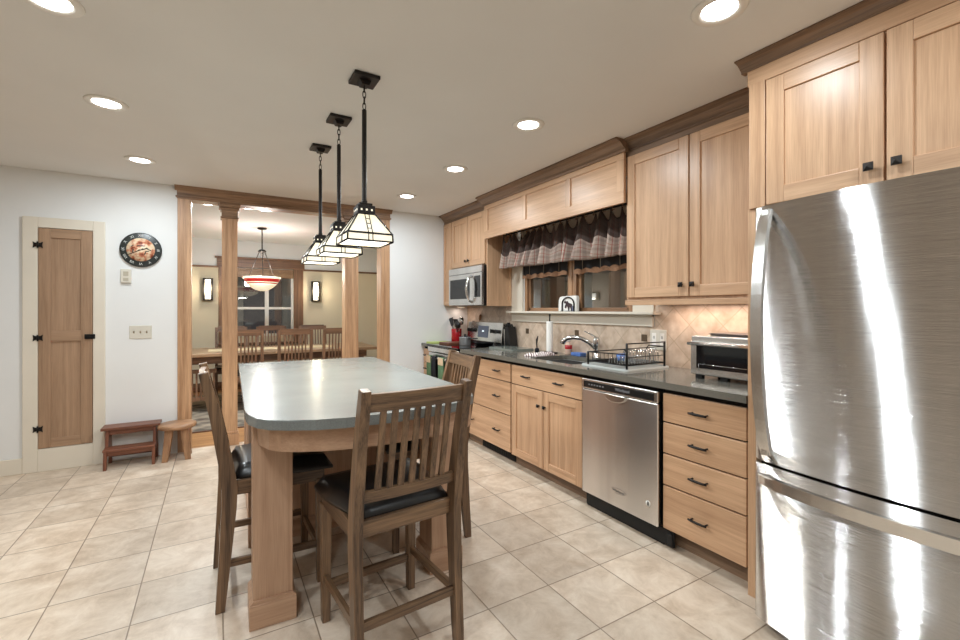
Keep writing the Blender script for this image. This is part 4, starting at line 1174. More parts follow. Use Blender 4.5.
for i, s in enumerate(['XII', 'I', 'II', 'III', 'IV', 'V', 'VI', 'VII', 'VIII', 'IX', 'X', 'XI']):
    q = -i * PI / 6
    text_bm(bm, s, .030, base @ Matrix.Rotation(q, 4, 'Z') @ Matrix.Translation((0, .124, .0226)), .0005)
obj('numerals', bm, noise_plain('silver print', srgb(206, 208, 202), .4), t)
def hand(q, ln, wd, nm, m):
    b2 = nb(); prism(b2, [(-wd, -.02), (wd, -.02), (wd * .5, ln), (-wd * .5, ln)], 'z', .0245, .0255); xf(b2, base @ Matrix.Rotation(q, 4, 'Z')); obj(nm, b2, m, t)
hand(math.radians(118), .115, .004, 'minute_hand', 'black'); hand(math.radians(-74), .055, .0045, 'hour_hand', 'black')
bm = nb(); lathe(bm, [(0, .0235), (.007, .0235), (.007, .027), (0, .028)], 0, 0, 0, 16); xf(bm, base); obj('hub', bm, 'steel_p', t)

t = thing('thermostat', 'small beige thermostat on the white wall under the clock', 'thermostat', (-.681, YW, 1.60))
bm = nb(); box(bm, -.718, -.645, YW - .022, YW, 1.541, 1.661, .004); obj('housing', bm, 'ivory', t)
bm = nb(); box(bm, -.70, -.663, YW - .024, YW - .021, 1.60, 1.64, .001); box(bm, -.70, -.663, YW - .024, YW - .021, 1.558, 1.585, .001); obj('display', bm, noise_plain('grey beige display', srgb(176, 168, 150), .4), t)
t = thing('light_switch', 'beige triple light switch plate on the white wall above the stools', 'light switch', (-.58, YW, 1.11))
bm = nb(); box(bm, -.66, -.50, YW - .007, YW, 1.052, 1.168, .003); obj('plate', bm, 'ivory', t)
for k in range(3):
    bm = nb(); prism(bm, [(YW - .007, 1.10), (YW - .017, 1.116), (YW - .014, 1.123), (YW - .007, 1.12)], 'x', -.628 + k * .046 - .005, -.628 + k * .046 + .005); obj('toggle', bm, noise_plain('tan toggle', srgb(150, 138, 116), .4), t)

# ---- stools
t = thing('step_stool', 'small reddish wooden two-step stool against the white wall by the closet door', 'stool', (-.62, 4.78, 0))
bm = nb(); box(bm, -.825, -.425, 4.735, 4.90, .305, .327, .004); obj('top_step', bm, 'red_x', t)
bm = nb(); box(bm, -.80, -.45, 4.655, 4.79, .145, .165, .004); obj('lower_step', bm, 'red_x', t)
for x in (-.795, -.475):
    bm = nb()
    prism(bm, [(4.755, .306), (4.885, .306), (4.905, 0), (4.872, 0), (4.86, .13), (4.69, .11), (4.685, 0), (4.652, 0), (4.66, .147), (4.735, .165)], 'x', x, x + .022, 0, .002)
    obj('side_panel', bm, 'red_z', t)
bm = nb(); box(bm, -.773, -.475, 4.765, 4.78, .262, .305, .002); obj('upper_apron', bm, 'red_x', t)
bm = nb(); box(bm, -.773, -.475, 4.675, 4.69, .11, .145, .002); obj('lower_apron', bm, 'red_x', t)
bm = nb(); tube(bm, [(-.78, 4.875, .06), (-.47, 4.875, .06)], .009, 10); obj('rear_bar', bm, 'red_x', t)
t = thing('round_stool', 'low round wooden stool beside the step stool at the oak jamb', 'stool', (-.302, 4.755, 0))
bm = nb(); lathe(bm, [(0, .268), (.13, .268), (.142, .274), (.147, .288), (.142, .303), (.13, .308), (0, .308)], -.302, 4.755, 0, 36); obj('seat', bm, 'stool_x', t)
for q in range(4):
    an = PI / 4 + q * PI / 2; c, s = math.cos(an), math.sin(an)
    bm = nb()
    ring0 = [bm.verts.new((-.302 + c * .078 + ex, 4.755 + s * .078 + ey, .272)) for ex, ey in ((-.03, -.03), (.03, -.03), (.03, .03), (-.03, .03))]
    ring1 = [bm.verts.new((-.302 + c * .118 + ex, 4.755 + s * .118 + ey, 0)) for ex, ey in ((-.022, -.022), (.022, -.022), (.022, .022), (-.022, .022))]
    bm.faces.new(ring0); bm.faces.new(ring1[::-1])
    for i in range(4): bm.faces.new([ring0[i], ring0[(i + 1) % 4], ring1[(i + 1) % 4], ring1[i]])
    bmesh.ops.bevel(bm, geom=list(bm.edges), offset=.003, segments=2, profile=.5, affect='EDGES')
    obj('leg', bm, 'stool_z', t)

# ================================================================== WINDOW DRESSING
t = thing('curtain_valance', 'short brown plaid curtain with tan lower band hanging over the sink window', 'curtain', (2.6, 3.1, 1.9))
Y0c, Y1c = 2.18, 3.915
def fold(y): return 2 * PI * (y - Y0c) / .145 + 1.9 * math.sin(y * 5.3 + 1) + .8 * math.sin(y * 13)
def cx(y, k):
    am = (.020 + .056 * k) * (1 + .35 * math.sin(y * 7.7))
    ph = fold(y) + .5 * k * math.sin(y * 9)
    return 2.585 + am * math.sin(ph) + .010 * k * math.sin(ph * 2.0 + 1) - .012 * k
bm = nb(); NY, NZ = 260, 14; uvl = bm.loops.layers.uv.new('UVMap'); rows = []
arcl = 0; prev = None; ul = []
for i in range(NY + 1):
    y = Y0c + (Y1c - Y0c) * i / NY; p = (cx(y, 1), y)
    if prev: arcl += math.hypot(p[0] - prev[0], p[1] - prev[1])
    prev = p; ul.append(arcl)
for i in range(NY + 1):
    y = Y0c + (Y1c - Y0c) * i / NY; col_ = []
    for j in range(NZ + 1):
        k = j / NZ
        scal = .016 * math.sin(fold(y) + .6)
        ztop = 2.079 - .085 * abs(math.sin(PI * (y - Y0c - .03) / .0985)) ** 1.5
        zbot = 1.715 + .03 * (y - Y0c) / (Y1c - Y0c) + scal
        col_.append(bm.verts.new((cx(y, k), y, ztop + (zbot - ztop) * k)))
    rows.append(col_)
for i in range(NY):
    for j in range(NZ):
        f = bm.faces.new([rows[i][j], rows[i + 1][j], rows[i + 1][j + 1], rows[i][j + 1]]); f.smooth = True
        for lp, (a_, b_) in zip(f.loops, ((i, j), (i + 1, j), (i + 1, j + 1), (i, j + 1))): lp[uvl].uv = (ul[a_], 1 - b_ / NZ)
c_ = obj('cloth', bm, 'plaid', t)
sm = c_.modifiers.new('thickness', 'SOLIDIFY'); sm.thickness = .003
bm = nb(); tube(bm, [(2.60, 2.13, 2.088), (2.60, 3.921, 2.088)], .008, 10); obj('rod', bm, 'black', t)
ry = [Y0c + .03 + i * .0985 for i in range(18)]
for y in ry:
    bm = nb(); pts = [(2.60 + .014 * math.cos(q), y, 2.086 + .016 * math.sin(q)) for q in [2 * PI * i / 14 for i in range(14)]]
    tube(bm, pts, .0022, 6, closed=True); lathe(bm, [(0, -.008), (.007, -.005), (.007, .004), (0, .007)], 2.583, y, 2.064, 10); obj('ring_clip', bm, noise_plain('brass ring', srgb(150, 112, 76), .35, metal=.6) if 'brass' not in M else M['brass'], t)
    if 'brass' not in M: M['brass'] = bpy.data.materials['brass ring']
# dark sheer shades with scalloped hem
for (a_, b_, lab) in ((2.335, 2.955, 'dark sheer shade with scalloped tan hem on the right sash of the sink window'), (3.045, 3.715, 'dark sheer shade with scalloped tan hem on the left sash of the sink window')):
    t = thing('sheer_shade', lab, 'window shade', (2.705, (a_ + b_) / 2, 1.6), group='sheer shades of the sink window')
    bm = nb(); box(bm, 2.7035, 2.7055, a_, b_, 1.645, 2.03); obj('sheer', bm, noise_plain('dark sheer cloth', srgb(34, 30, 29), .9, var=.2, scale=30), t)
    bm = nb(); n = 60; A = []; B = []
    for i in range(n + 1):
        y = a_ + (b_ - a_) * i / n
        A.append((y, 1.648 + .016 * abs(math.sin(PI * (y - a_) / .105)))); B.append((y, 1.618 + .006 * math.sin(2 * PI * (y - a_) / .2)))
    prism(bm, A + B[::-1], 'x', 2.698, 2.703); obj('hem', bm, noise_plain('tan lace hem', srgb(150, 112, 84), .9, var=.3, scale=60), t)
    for k in range(3):
        y = a_ + (b_ - a_) * (k + .5) / 3
        bm = nb(); tube(bm, [(2.702, y, 1.645), (2.702, y, 2.03)], .003, 6); obj('cord', bm, noise_plain('beige cord', srgb(150, 138, 122), .9), t)

# napkin holder on the sill
t = thing('napkin_holder', 'white napkin holder with dark arched moose cutout on the window sill', 'napkin holder', (2.665, 3.0, 1.292))
bm = nb(); prism(bm, [(2.925, 1.294), (3.085, 1.294), (3.083, 1.38), (3.072, 1.405), (3.05, 1.412), (2.93, 1.414), (2.922, 1.40)], 'x', 2.652, 2.688, 0, .004); obj('napkins', bm, 'paper', t)
bm = nb(); box(bm, 2.642, 2.70, 2.935, 3.06, 1.292, 1.296, .001)
ao = [(2.94, 1.296)] + [(2.94, 1.35)] + [(2.9925 + .0525 * math.cos(q), 1.35 + .052 * math.sin(q)) for q in [PI - PI * i / 14 for i in range(15)]] + [(3.045, 1.296)]
tube(bm, [(2.646, p[0], p[1]) for p in ao], .005, 8)
obj('arch_frame', bm, 'black', t)
bm = nb()
ms = [(2.960, 1.297), (2.966, 1.297), (2.968, 1.322), (2.982, 1.324), (2.984, 1.297), (2.990, 1.297), (2.992, 1.325), (2.999, 1.335), (3.006, 1.333), (3.012, 1.318), (3.020, 1.320), (3.018, 1.340), (3.010, 1.352), (3.024, 1.358), (3.028, 1.374), (3.016, 1.366), (3.012, 1.378), (3.004, 1.364), (2.996, 1.376), (2.99, 1.362), (2.978, 1.356), (2.962, 1.352), (2.956, 1.338)]
prism(bm, ms, 'x', 2.6445, 2.6485); obj('moose_figure', bm, noise_plain('maroon black metal', srgb(52, 34, 38), .5), t)
bm = nb(); box(bm, 2.644, 2.648, 2.937, 2.957, 1.297, 1.335, .001); obj('side_tag', bm, noise_plain('slate blue panel', srgb(92, 98, 122), .5), t)

t.scale = (1.0, 1.45, 1.12); t.location.y = 2.985
# ================================================================== COUNTERTOP THINGS
ZC = .914
# toaster oven
t = thing('toaster_oven', 'stainless toaster oven on the worktop beside the refrigerator', 'toaster oven', (2.5, 1.38, ZC))
TX, TY0, TY1, TZ = 2.365, 1.235, 1.612, .936
bm = nb(); box(bm, TX + .012, 2.655, TY0, TY1, TZ, 1.158, .006); obj('body', bm, 'steel_p', t)
bm = nb(); box(bm, TX, TX + .014, TY0 + .002, TY1 - .004, TZ + .004, 1.128, .004, 0); dd = obj('door', bm, 'steel_p', t)
bm = nb(); box(bm, TX - .0015, TX + .001, TY0 + .045, TY1 - .04, TZ + .04, 1.105, .001, 0); gl = obj('door_glass', bm, 'ovenglass', dd)
bm = nb(); tube(bm, [(TX - .003, TY0 + .05, .998), (TX - .003, TY1 - .055, 1.0)], .0015, 6); tube(bm, [(TX - .003, TY1 - .055, 1.0), (TX - .003, TY1 - .055, .962)], .0015, 6); obj('rack_wire', bm, 'chrome', gl)
bm = nb(); tube(bm, [(TX - .028, TY0 + .02, 1.116), (TX - .028, TY1 - .005, 1.116)], .010, 12)
for y in (TY0 + .035, TY1 - .03): tube(bm, [(TX - .028, y, 1.116), (TX + .002, y, 1.112)], .006, 8)
obj('door_handle', bm, 'chrome', dd)
for (x, y) in ((TX + .035, TY0 + .045), (TX + .035, TY1 - .04), (2.62, TY0 + .045), (2.62, TY1 - .04), (TX + .035, (TY0 + TY1) / 2)):
    bm = nb(); box(bm, x - .015, x + .015, y - .02, y + .02, ZC, TZ + .001, .002); obj('foot', bm, 'rubber', t)
bm = nb(); box(bm, 2.43, 2.64, 1.20, 1.53, 1.1595, 1.171, .003); box(bm, 2.425, 2.645, 1.195, 1.535, 1.170, 1.174, .001)
tag(obj('baking_tray', bm, noise_plain('dark grey tray', srgb(92, 84, 80), .35, metal=.7), loc=(2.5, 1.33, 1.14)), 'dark flat baking tray lying on top of the toaster oven', 'tray')

# drain mat and dish rack
t = thing('drain_mat', 'pale grey drain mat under the black dish rack', 'drain mat', (2.45, 2.15, ZC), )
bm = nb()
prism(bm, rrect(2.235, 2.66, 1.955, 2.385, .03), 'z', ZC, ZC + .006); 
for i in range(12): box(bm, 2.25, 2.645, 1.97 + i * .0355, 1.977 + i * .0355, ZC + .006, ZC + .0085)
pts = [(p[0], p[1], ZC + .008) for p in rrect(2.24, 2.655, 1.96, 2.38, .028)]
tube(bm, pts, .004, 6, closed=True)
obj('mat_sheet', bm, 'traygrey', t)
t = thing('dish_rack', 'black wire dish rack on a grey mat right of the sink', 'dish rack', (2.45, 2.17, ZC + .009))
RX0, RX1, RY0_, RY1_ = 2.262, 2.632, 1.985, 2.33
zb_ = ZC + .034; zl = ZC + .085; zh = ZC + .178
for (x, y, z) in ((RX0, RY0_, zh), (RX1, RY0_, zh), (RX0, RY1_, zl + .015), (RX1, RY1_, zl + .015)): bm = nb(); tube(bm, [(x, y, ZC + .009), (x, y, z)], .0075, 8); obj('post', bm, 'black', t)
bm = nb()
tube(bm, [(RX0, RY0_, zh - .004), (RX1, RY0_, zh - .004)], .004, 8); tube(bm, [(RX0, RY0_, zh - .035), (RX1, RY0_, zh - .035)], .0028, 6); tube(bm, [(RX0, RY0_, zl), (RX1, RY0_, zl)], .0028, 6)
for x in (RX0, RX1):
    tube(bm, [(x, RY0_, zh - .035), (x, RY0_ + .13, zh - .035), (x, RY0_ + .16, zl + .012), (x, RY1_, zl + .012)] if x == RX1 else [(x, RY0_, zl + .02), (x, RY1_, zl + .012)], .004, 8)
    tube(bm, [(x, RY0_, zb_), (x, RY1_, zb_)], .004, 8)
tube(bm, [(RX0, RY1_, zl + .012), (RX1, RY1_, zl + .012)], .004, 8)
for y in (RY0_, RY1_): tube(bm, [(RX0, y, zb_), (RX1, y, zb_)], .004, 8)
obj('frame', bm, 'black', t)
bm = nb()
for i in range(14): tube(bm, [(RX0, RY0_ + .022 + i * .0235, zb_), (RX1, RY0_ + .022 + i * .0235, zb_)], .0022, 6)
for i in range(6): tube(bm, [(RX0 + .06 + i * .06, RY0_, zb_ - .003), (RX0 + .06 + i * .06, RY1_, zb_ - .003)], .0022, 6)
obj('base_grid', bm, 'black', t)
for i in range(13):
    bm = nb()
    x = RX0 + .03 + i * .0262
    tube(bm, [(x, RY0_ + .03, zb_), (x, RY0_ + .035, zb_ + .07), (x, RY0_ + .05, zb_ + .095), (x, RY0_ + .065, zb_ + .07), (x, RY0_ + .07, zb_)], .002, 6)
    tube(bm, [(x, RY0_ + .15, zb_), (x, RY0_ + .155, zb_ + .03), (x, RY0_ + .165, zb_ + .04), (x, RY0_ + .175, zb_ + .03), (x, RY0_ + .18, zb_)], .002, 6)
    tube(bm, [(x, RY0_ + .07, zb_), (x, RY0_ + .15, zb_)], .002, 6)
    obj('plate_divider', bm, 'chrome', t)
for i in range(8):
    y = RY0_ + .05 + i * .036
    for xx in (RX0, RX1):
        bm = nb(); tube(bm, [(xx, y, zb_), (xx, y, zl + .012)], .002, 6); obj('side_wire', bm, 'black', t)
bm = nb(); lathe(bm, [(0, 0), (.028, 0), (.032, .01), (.034, .045), (.031, .045), (.028, .006), (0, .006)], 2.45, 2.20, zb_ + .004, 24); tag(obj('blue_bowl', bm, 'blue', loc=(2.45, 2.20, zb_)), 'small blue plastic bowl lying in the black dish rack', 'bowl')

# sponge, soap bottle, cloth, towels
bm = nb(); box(bm, 2.625, 2.70, 2.80, 2.915, ZC, ZC + .028, .006, 0, 3); tag(obj('sponge', bm, 'blue', loc=(2.66, 2.86, ZC)), 'blue sponge behind the sink next to the soap bottle', 'sponge')
t = thing('soap_bottle', 'clear soap bottle with red label and white cap behind the sink', 'bottle', (2.655, 2.975, ZC))
bm = nb(); lathe(bm, [(0, 0), (.028, 0), (.031, .006), (.031, .07), (.022, .095), (.012, .105), (.012, .115), (0, .115)], 2.655, 2.975, ZC, 24); obj('bottle_body', bm, noise_plain('pinkish clear soap', srgb(206, 176, 158), .15, var=.03), t)
bm = nb(); lathe(bm, [(.0313, .05), (.0322, .052), (.0322, .083), (.0285, .085)], 2.655, 2.975, ZC, 24); obj('label', bm, 'red', t)
bm = nb(); lathe(bm, [(.013, .112), (.015, .113), (.015, .14), (.006, .146), (.005, .16), (0, .16)], 2.655, 2.975, ZC, 18); box(bm, 2.62, 2.655, 2.97, 2.98, ZC + .152, ZC + .16, .002); obj('pump_cap', bm, 'whitep', t)
t = thing('paper_towel_holder', 'upright paper towel roll on a dark stand left of the sink', 'paper towels', (2.6, 3.165, ZC))
bm = nb(); lathe(bm, [(0, 0), (.07, 0), (.072, .008), (.02, .012), (.006, .014), (.006, .335), (.009, .34), (.009, .35), (0, .356)], 2.6, 3.165, ZC, 28); obj('stand', bm, 'black', t)
bm = nb(); lathe(bm, [(.015, .015), (.030, .015), (.0305, .02), (.0305, .283), (.030, .287), (.015, .287)], 2.6, 3.165, ZC, 32); obj('roll', bm, 'paper', t)
# crumpled dish cloth
bm = nb(); n = 22; gv = {}
for s in (0, 1):
    for i in range(n + 1):
        for j in range(n + 1):
            u, v_ = i / n, j / n
            x = 2.275 + .24 * u + .03 * math.sin(v_ * 5); y = 2.965 + .13 * v_ + .035 * (u - .5) + .012 * math.sin(u * 9)
            ee = min(u, 1 - u, v_, 1 - v_)
            h = .004 + min(1, ee * 9) * (.007 + .009 * abs(math.sin(u * 11 + 2 * v_)) + .007 * abs(math.sin(v_ * 9 - u * 3)))
            gv[s, i, j] = bm.verts.new((x, y, ZC + .001 + (h if s else 0)))
for s in (0, 1):
    for i in range(n):
        for j in range(n):
            f = bm.faces.new([gv[s, i, j], gv[s, i + 1, j], gv[s, i + 1, j + 1], gv[s, i, j + 1]]); f.smooth = True
per = [(i, 0) for i in range(n)] + [(n, j) for j in range(n)] + [(i, n) for i in range(n, 0, -1)] + [(0, j) for j in range(n, 0, -1)]
for k in range(len(per)):
    a_, b_ = per[k], per[(k + 1) % len(per)]
    bm.faces.new([gv[0, a_[0], a_[1]], gv[0, b_[0], b_[1]], gv[1, b_[0], b_[1]], gv[1, a_[0], a_[1]]])
tag(obj('dishcloth', bm, 'dishcloth', loc=(2.4, 3.03, ZC)), 'crumpled red and white dishcloth at the left edge of the sink', 'cloth')
# scrub brush standing
t = thing('dish_brush', 'small black dish brush standing upright left of the paper towels', 'brush', (2.56, 3.30, ZC))
bm = nb(); lathe(bm, [(0, 0), (.02, 0), (.02, .03), (.008, .04), (0, .04)], 2.56, 3.30, ZC, 16); obj('bristles', bm, 'blackcloth', t)
bm = nb(); tube(bm, [(2.56, 3.30, ZC + .035), (2.56, 3.305, ZC + .08), (2.555, 3.295, ZC + .115), (2.56, 3.285, ZC + .15)], [.006, .008, .012, .005], 10, flat=.6); obj('handle', bm, 'blackplastic', t)
bm = nb(); prism(bm, rrect(2.40, 2.655, 3.47, 3.90, .015), 'z', ZC, ZC + .016, 0, .002); tag(obj('cutting_board', bm, 'graniteboard', loc=(2.53, 3.68, ZC)), 'grey glass cutting board flat on the worktop right of the range', 'cutting board')
# knife block
t = thing('knife_block', 'black knife block against the backsplash right of the range backguard', 'knife block', (2.65, 3.86, ZC))
bm = nb(); prism(bm, [(3.80, ZC + .001), (3.925, ZC + .001), (3.905, ZC + .205), (3.845, ZC + .215)], 'x', 2.60, 2.70, 0, .004); obj('block', bm, 'blackplastic', t)
bm = nb(); box(bm, 2.594, 2.601, 3.895, 3.91, ZC + .02, ZC + .19, .002); obj('steel_strip', bm, 'steel_p', t)
for k in range(4):
    bm = nb(); x = 2.615 + k * .023; tube(bm, [(x, 3.878, ZC + .205), (x - .004, 3.888, ZC + .24)], .008, 8, flat=1.2); obj('knife_handle', bm, 'rubber', t)
# outlet plate
t = thing('outlet_plate', 'cream outlet plate on the tile backsplash behind the dish rack', 'outlet', (XR - .008, 2.10, 1.085))
bm = nb(); box(bm, XR - .015, XR - .0085, 2.028, 2.165, 1.02, 1.165, .003); obj('plate', bm, 'ivory', t)
for y in (2.062, 2.13):
    bm = nb(); box(bm, XR - .017, XR - .0145, y - .017, y + .017, 1.045, 1.14, .002); box(bm, XR - .0175, XR - .0165, y - .006, y - .003, 1.10, 1.12, 0, 1); box(bm, XR - .0175, XR - .0165, y + .003, y + .006, 1.10, 1.12, 0, 1); obj('socket', bm, ['whitep', 'blackplastic'], t)

# range top things
ZR = .918
t = thing('utensil_crock', 'red ceramic crock full of black utensils left of the range backguard', 'crock', (2.50, 4.80, ZC))
bm = nb(); lathe(bm, [(0, 0), (.058, 0), (.062, .006), (.062, .158), (.06, .162), (.055, .158), (.055, .012), (0, .012)], 2.50, 4.80, ZC, 32); obj('crock_body', bm, 'red', t)
def utensil(name, lab, base_, top_, kind, m, grp):
    t = thing(name, lab, 'utensil', base_, group=grp)
    b_, t_ = Vector(base_), Vector(top_); d_ = (t_ - b_).normalized()
    bm = nb(); tube(bm, [b_, b_ + (t_ - b_) * .7, t_], [.006, .006, .005], 8); obj('shaft', bm, m, t)
    bm = nb(); side = d_.cross(Vector((1, 0, 0))).normalized()
    if kind == 'spatula':
        A = [t_ - side * .030 - d_ * .02, t_ + side * .030 - d_ * .02, t_ + side * .055 + d_ * .08, t_ - side * .055 + d_ * .08]
        n_ = side.cross(d_) * .004
        va = [bm.verts.new(p - n_) for p in A]; vb = [bm.verts.new(p + n_) for p in A]
        bm.faces.new(va); bm.faces.new(vb[::-1])
        for i in range(4): bm.faces.new([va[i], va[(i + 1) % 4], vb[(i + 1) % 4], vb[i]])
        bmesh.ops.bevel(bm, geom=list(bm.edges), offset=.002, segments=1, affect='EDGES')
    else:
        lathe(bm, [(0, -.03), (.03, -.025), (.046, .0), (.05, .02), (.044, .02), (.036, .002), (0, -.014)], 0, 0, 0, 16)
        xf(bm, Matrix.Translation(t_ + d_ * .02) @ Matrix.Rotation(PI / 2, 4, 'Y') @ Matrix.Scale(1.0, 4))
        bmesh.ops.transform(bm, matrix=Matrix.Translation((-0.0, 0, 0)), verts=bm.verts)
    obj('head', bm, m, t)
g = 'utensils in the red crock'
utensil('black_spatula', 'black spatula leaning furthest left in the red crock', (2.495, 4.815, ZC + .013), (2.47, 4.858, ZC + .215), 'spatula', 'blackplastic', g)
utensil('black_spatula', 'black spatula upright in the middle of the red crock', (2.51, 4.80, ZC + .013), (2.49, 4.795, ZC + .20), 'spatula', 'blackplastic', g)
utensil('steel_ladle', 'steel ladle leaning right out of the red crock', (2.505, 4.785, ZC + .013), (2.50, 4.705, ZC + .24), 'ladle', 'chrome', g)
utensil('black_ladle', 'black ladle leaning rightmost from the red crock toward the backguard', (2.49, 4.785, ZC + .013), (2.47, 4.725, ZC + .195), 'ladle', 'blackplastic', g)
t = thing('saucepan', 'small stainless pot on the front of the cooktop', 'pot', (2.36, 4.33, ZR))
bm = nb(); lathe(bm, [(0, 0), (.058, 0), (.063, .006), (.063, .085), (.066, .088), (.061, .088), (.058, .01), (0, .008)], 2.36, 4.33, ZR, 32); obj('pot_body', bm, noise_plain('satin pot steel', srgb(205, 205, 206), .35, metal=.6, var=.03), t)
bm = nb(); lathe(bm, [(0, .10), (.02, .098), (.058, .091), (.063, .086), (0, .086)], 2.36, 4.33, ZR, 32); obj('lid', bm, noise_plain('dark glass lid', srgb(46, 56, 66), .12), t)
bm = nb(); lathe(bm, [(0, .122), (.012, .12), (.014, .112), (.006, .10), (0, .098)], 2.36, 4.33, ZR, 16); obj('lid_knob', bm, 'blackplastic', t)
bm = nb(); tube(bm, [(2.37, 4.272, ZR + .07), (2.38, 4.22, ZR + .075), (2.40, 4.13, ZR + .08)], [.008, .010, .011], 10, flat=.7); obj('pot_handle', bm, 'blackplastic', t)
t = thing('frying_pan', 'black frying pan on the rear of the cooktop under the backguard', 'pan', (2.50, 4.13, ZR))
bm = nb(); lathe(bm, [(0, 0), (.085, 0), (.108, .035), (.11, .036), (.105, .036), (.083, .005), (0, .004)], 2.47, 4.10, ZR, 32); obj('pan_body', bm, 'blackplastic', t)
bm = nb(); tube(bm, [(2.45, 4.20, ZR + .032), (2.43, 4.25, ZR + .036), (2.40, 4.16 + .17, ZR + .034)][:2] + [(2.435, 4.262, ZR + .037)], .009, 8); obj('pan_handle', bm, 'blackplastic', t)
bm = nb(); prism(bm, rrect(2.20, 2.50, 4.44, 4.67, .02), 'z', ZR, ZR + .018, 0, .003); tag(obj('wooden_board', bm, 'red_x', loc=(2.3, 4.55, ZR)), 'reddish brown wooden board lying on the left of the cooktop', 'cutting board')
bm = nb(); prism(bm, rrect(2.14, 2.40, 4.72, 4.90, .02), 'z', ZC, ZC + .014, 0, .002); tag(obj('cutting_mat', bm, 'lime', loc=(2.3, 4.81, ZC)), 'light green cutting board on the small worktop at the white wall', 'cutting board')
t = thing('wooden_spoon', 'wooden spoon standing behind the range backguard', 'utensil', (2.705, 4.60, .93))
bm = nb(); tube(bm, [(2.705, 4.60, .93), (2.703, 4.59, 1.17), (2.702, 4.588, 1.18)], .005, 8); obj('handle', bm, 'oak_z', t)
bm = nb(); tube(bm, [(2.702, 4.588, 1.175), (2.702, 4.582, 1.20), (2.702, 4.575, 1.235), (2.702, 4.57, 1.25)], [.006, .018, .02, .006], 12, flat=.4); obj('spoon_bowl', bm, 'stool_z', t)

# towels on the oven handle
def towel(y0, y1, zb, col, lab, crochet):
    t = thing('hand_towel', lab, 'towel', (2.04, (y0 + y1) / 2, .785), group='towels on the oven handle')
    bm = nb(); n = 16; ph = y0 * 40
    prof = [(2.022, zb), (2.020, .70), (2.022, .785)] + [(2.04 + .018 * math.cos(q), .785 + .018 * math.sin(q)) for q in (PI * .75, PI * .5, PI * .25)] + [(2.058, .785), (2.062, .70), (2.064, zb + .08)]
    vs = []
    for i in range(n + 1):
        u = i / n; row = []
        for k, (x, z) in enumerate(prof):
            am = .007 if k in (0, 8) else (.004 if k in (1, 7) else 0)
            nar = .8 if z > .75 else 1.0
            yc = (y0 + y1) / 2
            sg = -1 if k < 4 else 1
            row.append(bm.verts.new((x + sg * am * (.8 + math.sin(ph + u * 14)) * (1 if sg < 0 else .3), yc + (u - .5) * (y1 - y0) * nar, z)))
        vs.append(row)
    for i in range(n):
        for k in range(len(prof) - 1):
            f = bm.faces.new([vs[i][k], vs[i + 1][k], vs[i + 1][k + 1], vs[i][k + 1]]); f.smooth = True
    o = obj('cloth', bm, col, t); md_ = o.modifiers.new('thickness', 'SOLIDIFY'); md_.thickness = .003; md_.offset = 1
    if crochet:
        bm = nb(); box(bm, 2.009, 2.0165, y0 + .012, y1 - .012, .725, .802, .003); obj('crochet_top', bm, 'tan', t)
towel(4.48, 4.60, .43, 'green', 'green hanging towel with tan top at the left end of the oven handle', True)
towel(4.37, 4.465, .41, 'blackcloth', 'black towel hanging between the green towels on the oven handle', False)
towel(4.16, 4.30, .41, 'green', 'wider green hanging towel with tan top near the middle of oven handle', True)
towel(4.03, 4.13, .45, 'blackcloth', 'black towel at the right end of oven handle beside the wide drawer cabinet', False)

# under-cabinet lamps
def under(y0, y1, lab, x=2.60, z=1.362):
    t = thing('under_cabinet_light', lab, 'under-cabinet light', (x, (y0 + y1) / 2, z))
    bm = nb(); box(bm, x - .02, x + .02, y0, y1, z - .016, z, .002); obj('housing', bm, 'whitep', t)
    bm = nb(); box(bm, x - .016, x + .016, y0 + .01, y1 - .01, z - .018, z - .016); obj('lens', bm, emis('lit warm strip', (1, .8, .62, 1), 2.0), t)
    add_light('lamp', 'AREA', UNDER_W * (y1 - y0) / .6 * (1 if y1 - y0 > .3 else .7), t, (0, 0, -.022), .03, (1, .80, .68), sy=(y1 - y0) * .95)
under(1.25, 1.95, 'thin light strip under the tall wall cabinet above the toaster oven')
under(4.73, 4.86, 'short light strip under the narrow far corner cabinet', 2.56, 1.349)

# ================================================================== DINING ROOM
t = thing('dining_rug', 'patterned grey rug on the wood floor under the dining table', 'rug', (.7, 6.8, 0))
bm = nb(); box(bm, -1.0, 2.3, 5.62, 8.0, 0, .010, .002); obj('pile', bm, 'rug', t)
bm = nb(); box(bm, -1.02, 2.32, 5.60, 5.62, 0, .009); box(bm, -1.02, 2.32, 8.0, 8.02, 0, .009); box(bm, -1.02, -1.0, 5.62, 8.0, 0, .009); box(bm, 2.3, 2.32, 5.62, 8.0, 0, .009); obj('binding', bm, noise_plain('brown rug binding', srgb(96, 62, 46), .9), t)
RZ = .011
t = thing('dining_table', 'long wooden dining table with slatted ends beyond the oak columns', 'table', (.85, 7.0, RZ))
bm = nb(); box(bm, -.75, 2.08, 6.50, 7.52, .715, .755, .005); obj('table_top', bm, 'din2_x', t)
bm = nb(); box(bm, -.62, 1.92, 6.58, 6.605, .62, .715, .002); box(bm, -.62, 1.92, 7.415, 7.44, .62, .715, .002); obj('apron', bm, 'dine_x', t)
for x in (-.55, 1.80):
    for y in (6.62, 7.34):
        bm = nb(); box(bm, x, x + .09, y, y + .09, RZ, .715, .003); obj('leg', bm, 'dine_z', t)
for (xa, xb) in ((-.45, .0),):
    bm = nb(); box(bm, xa, xb, 6.65, 6.68, .50, .55, .002); box(bm, xa, xb, 6.65, 6.68, .15, .20, .002)
    for k in range(9): box(bm, xa + .03 + k * .047, xa + .052 + k * .047, 6.655, 6.675, .20, .50)
    obj('slat_panel', bm, 'dine_z', t)
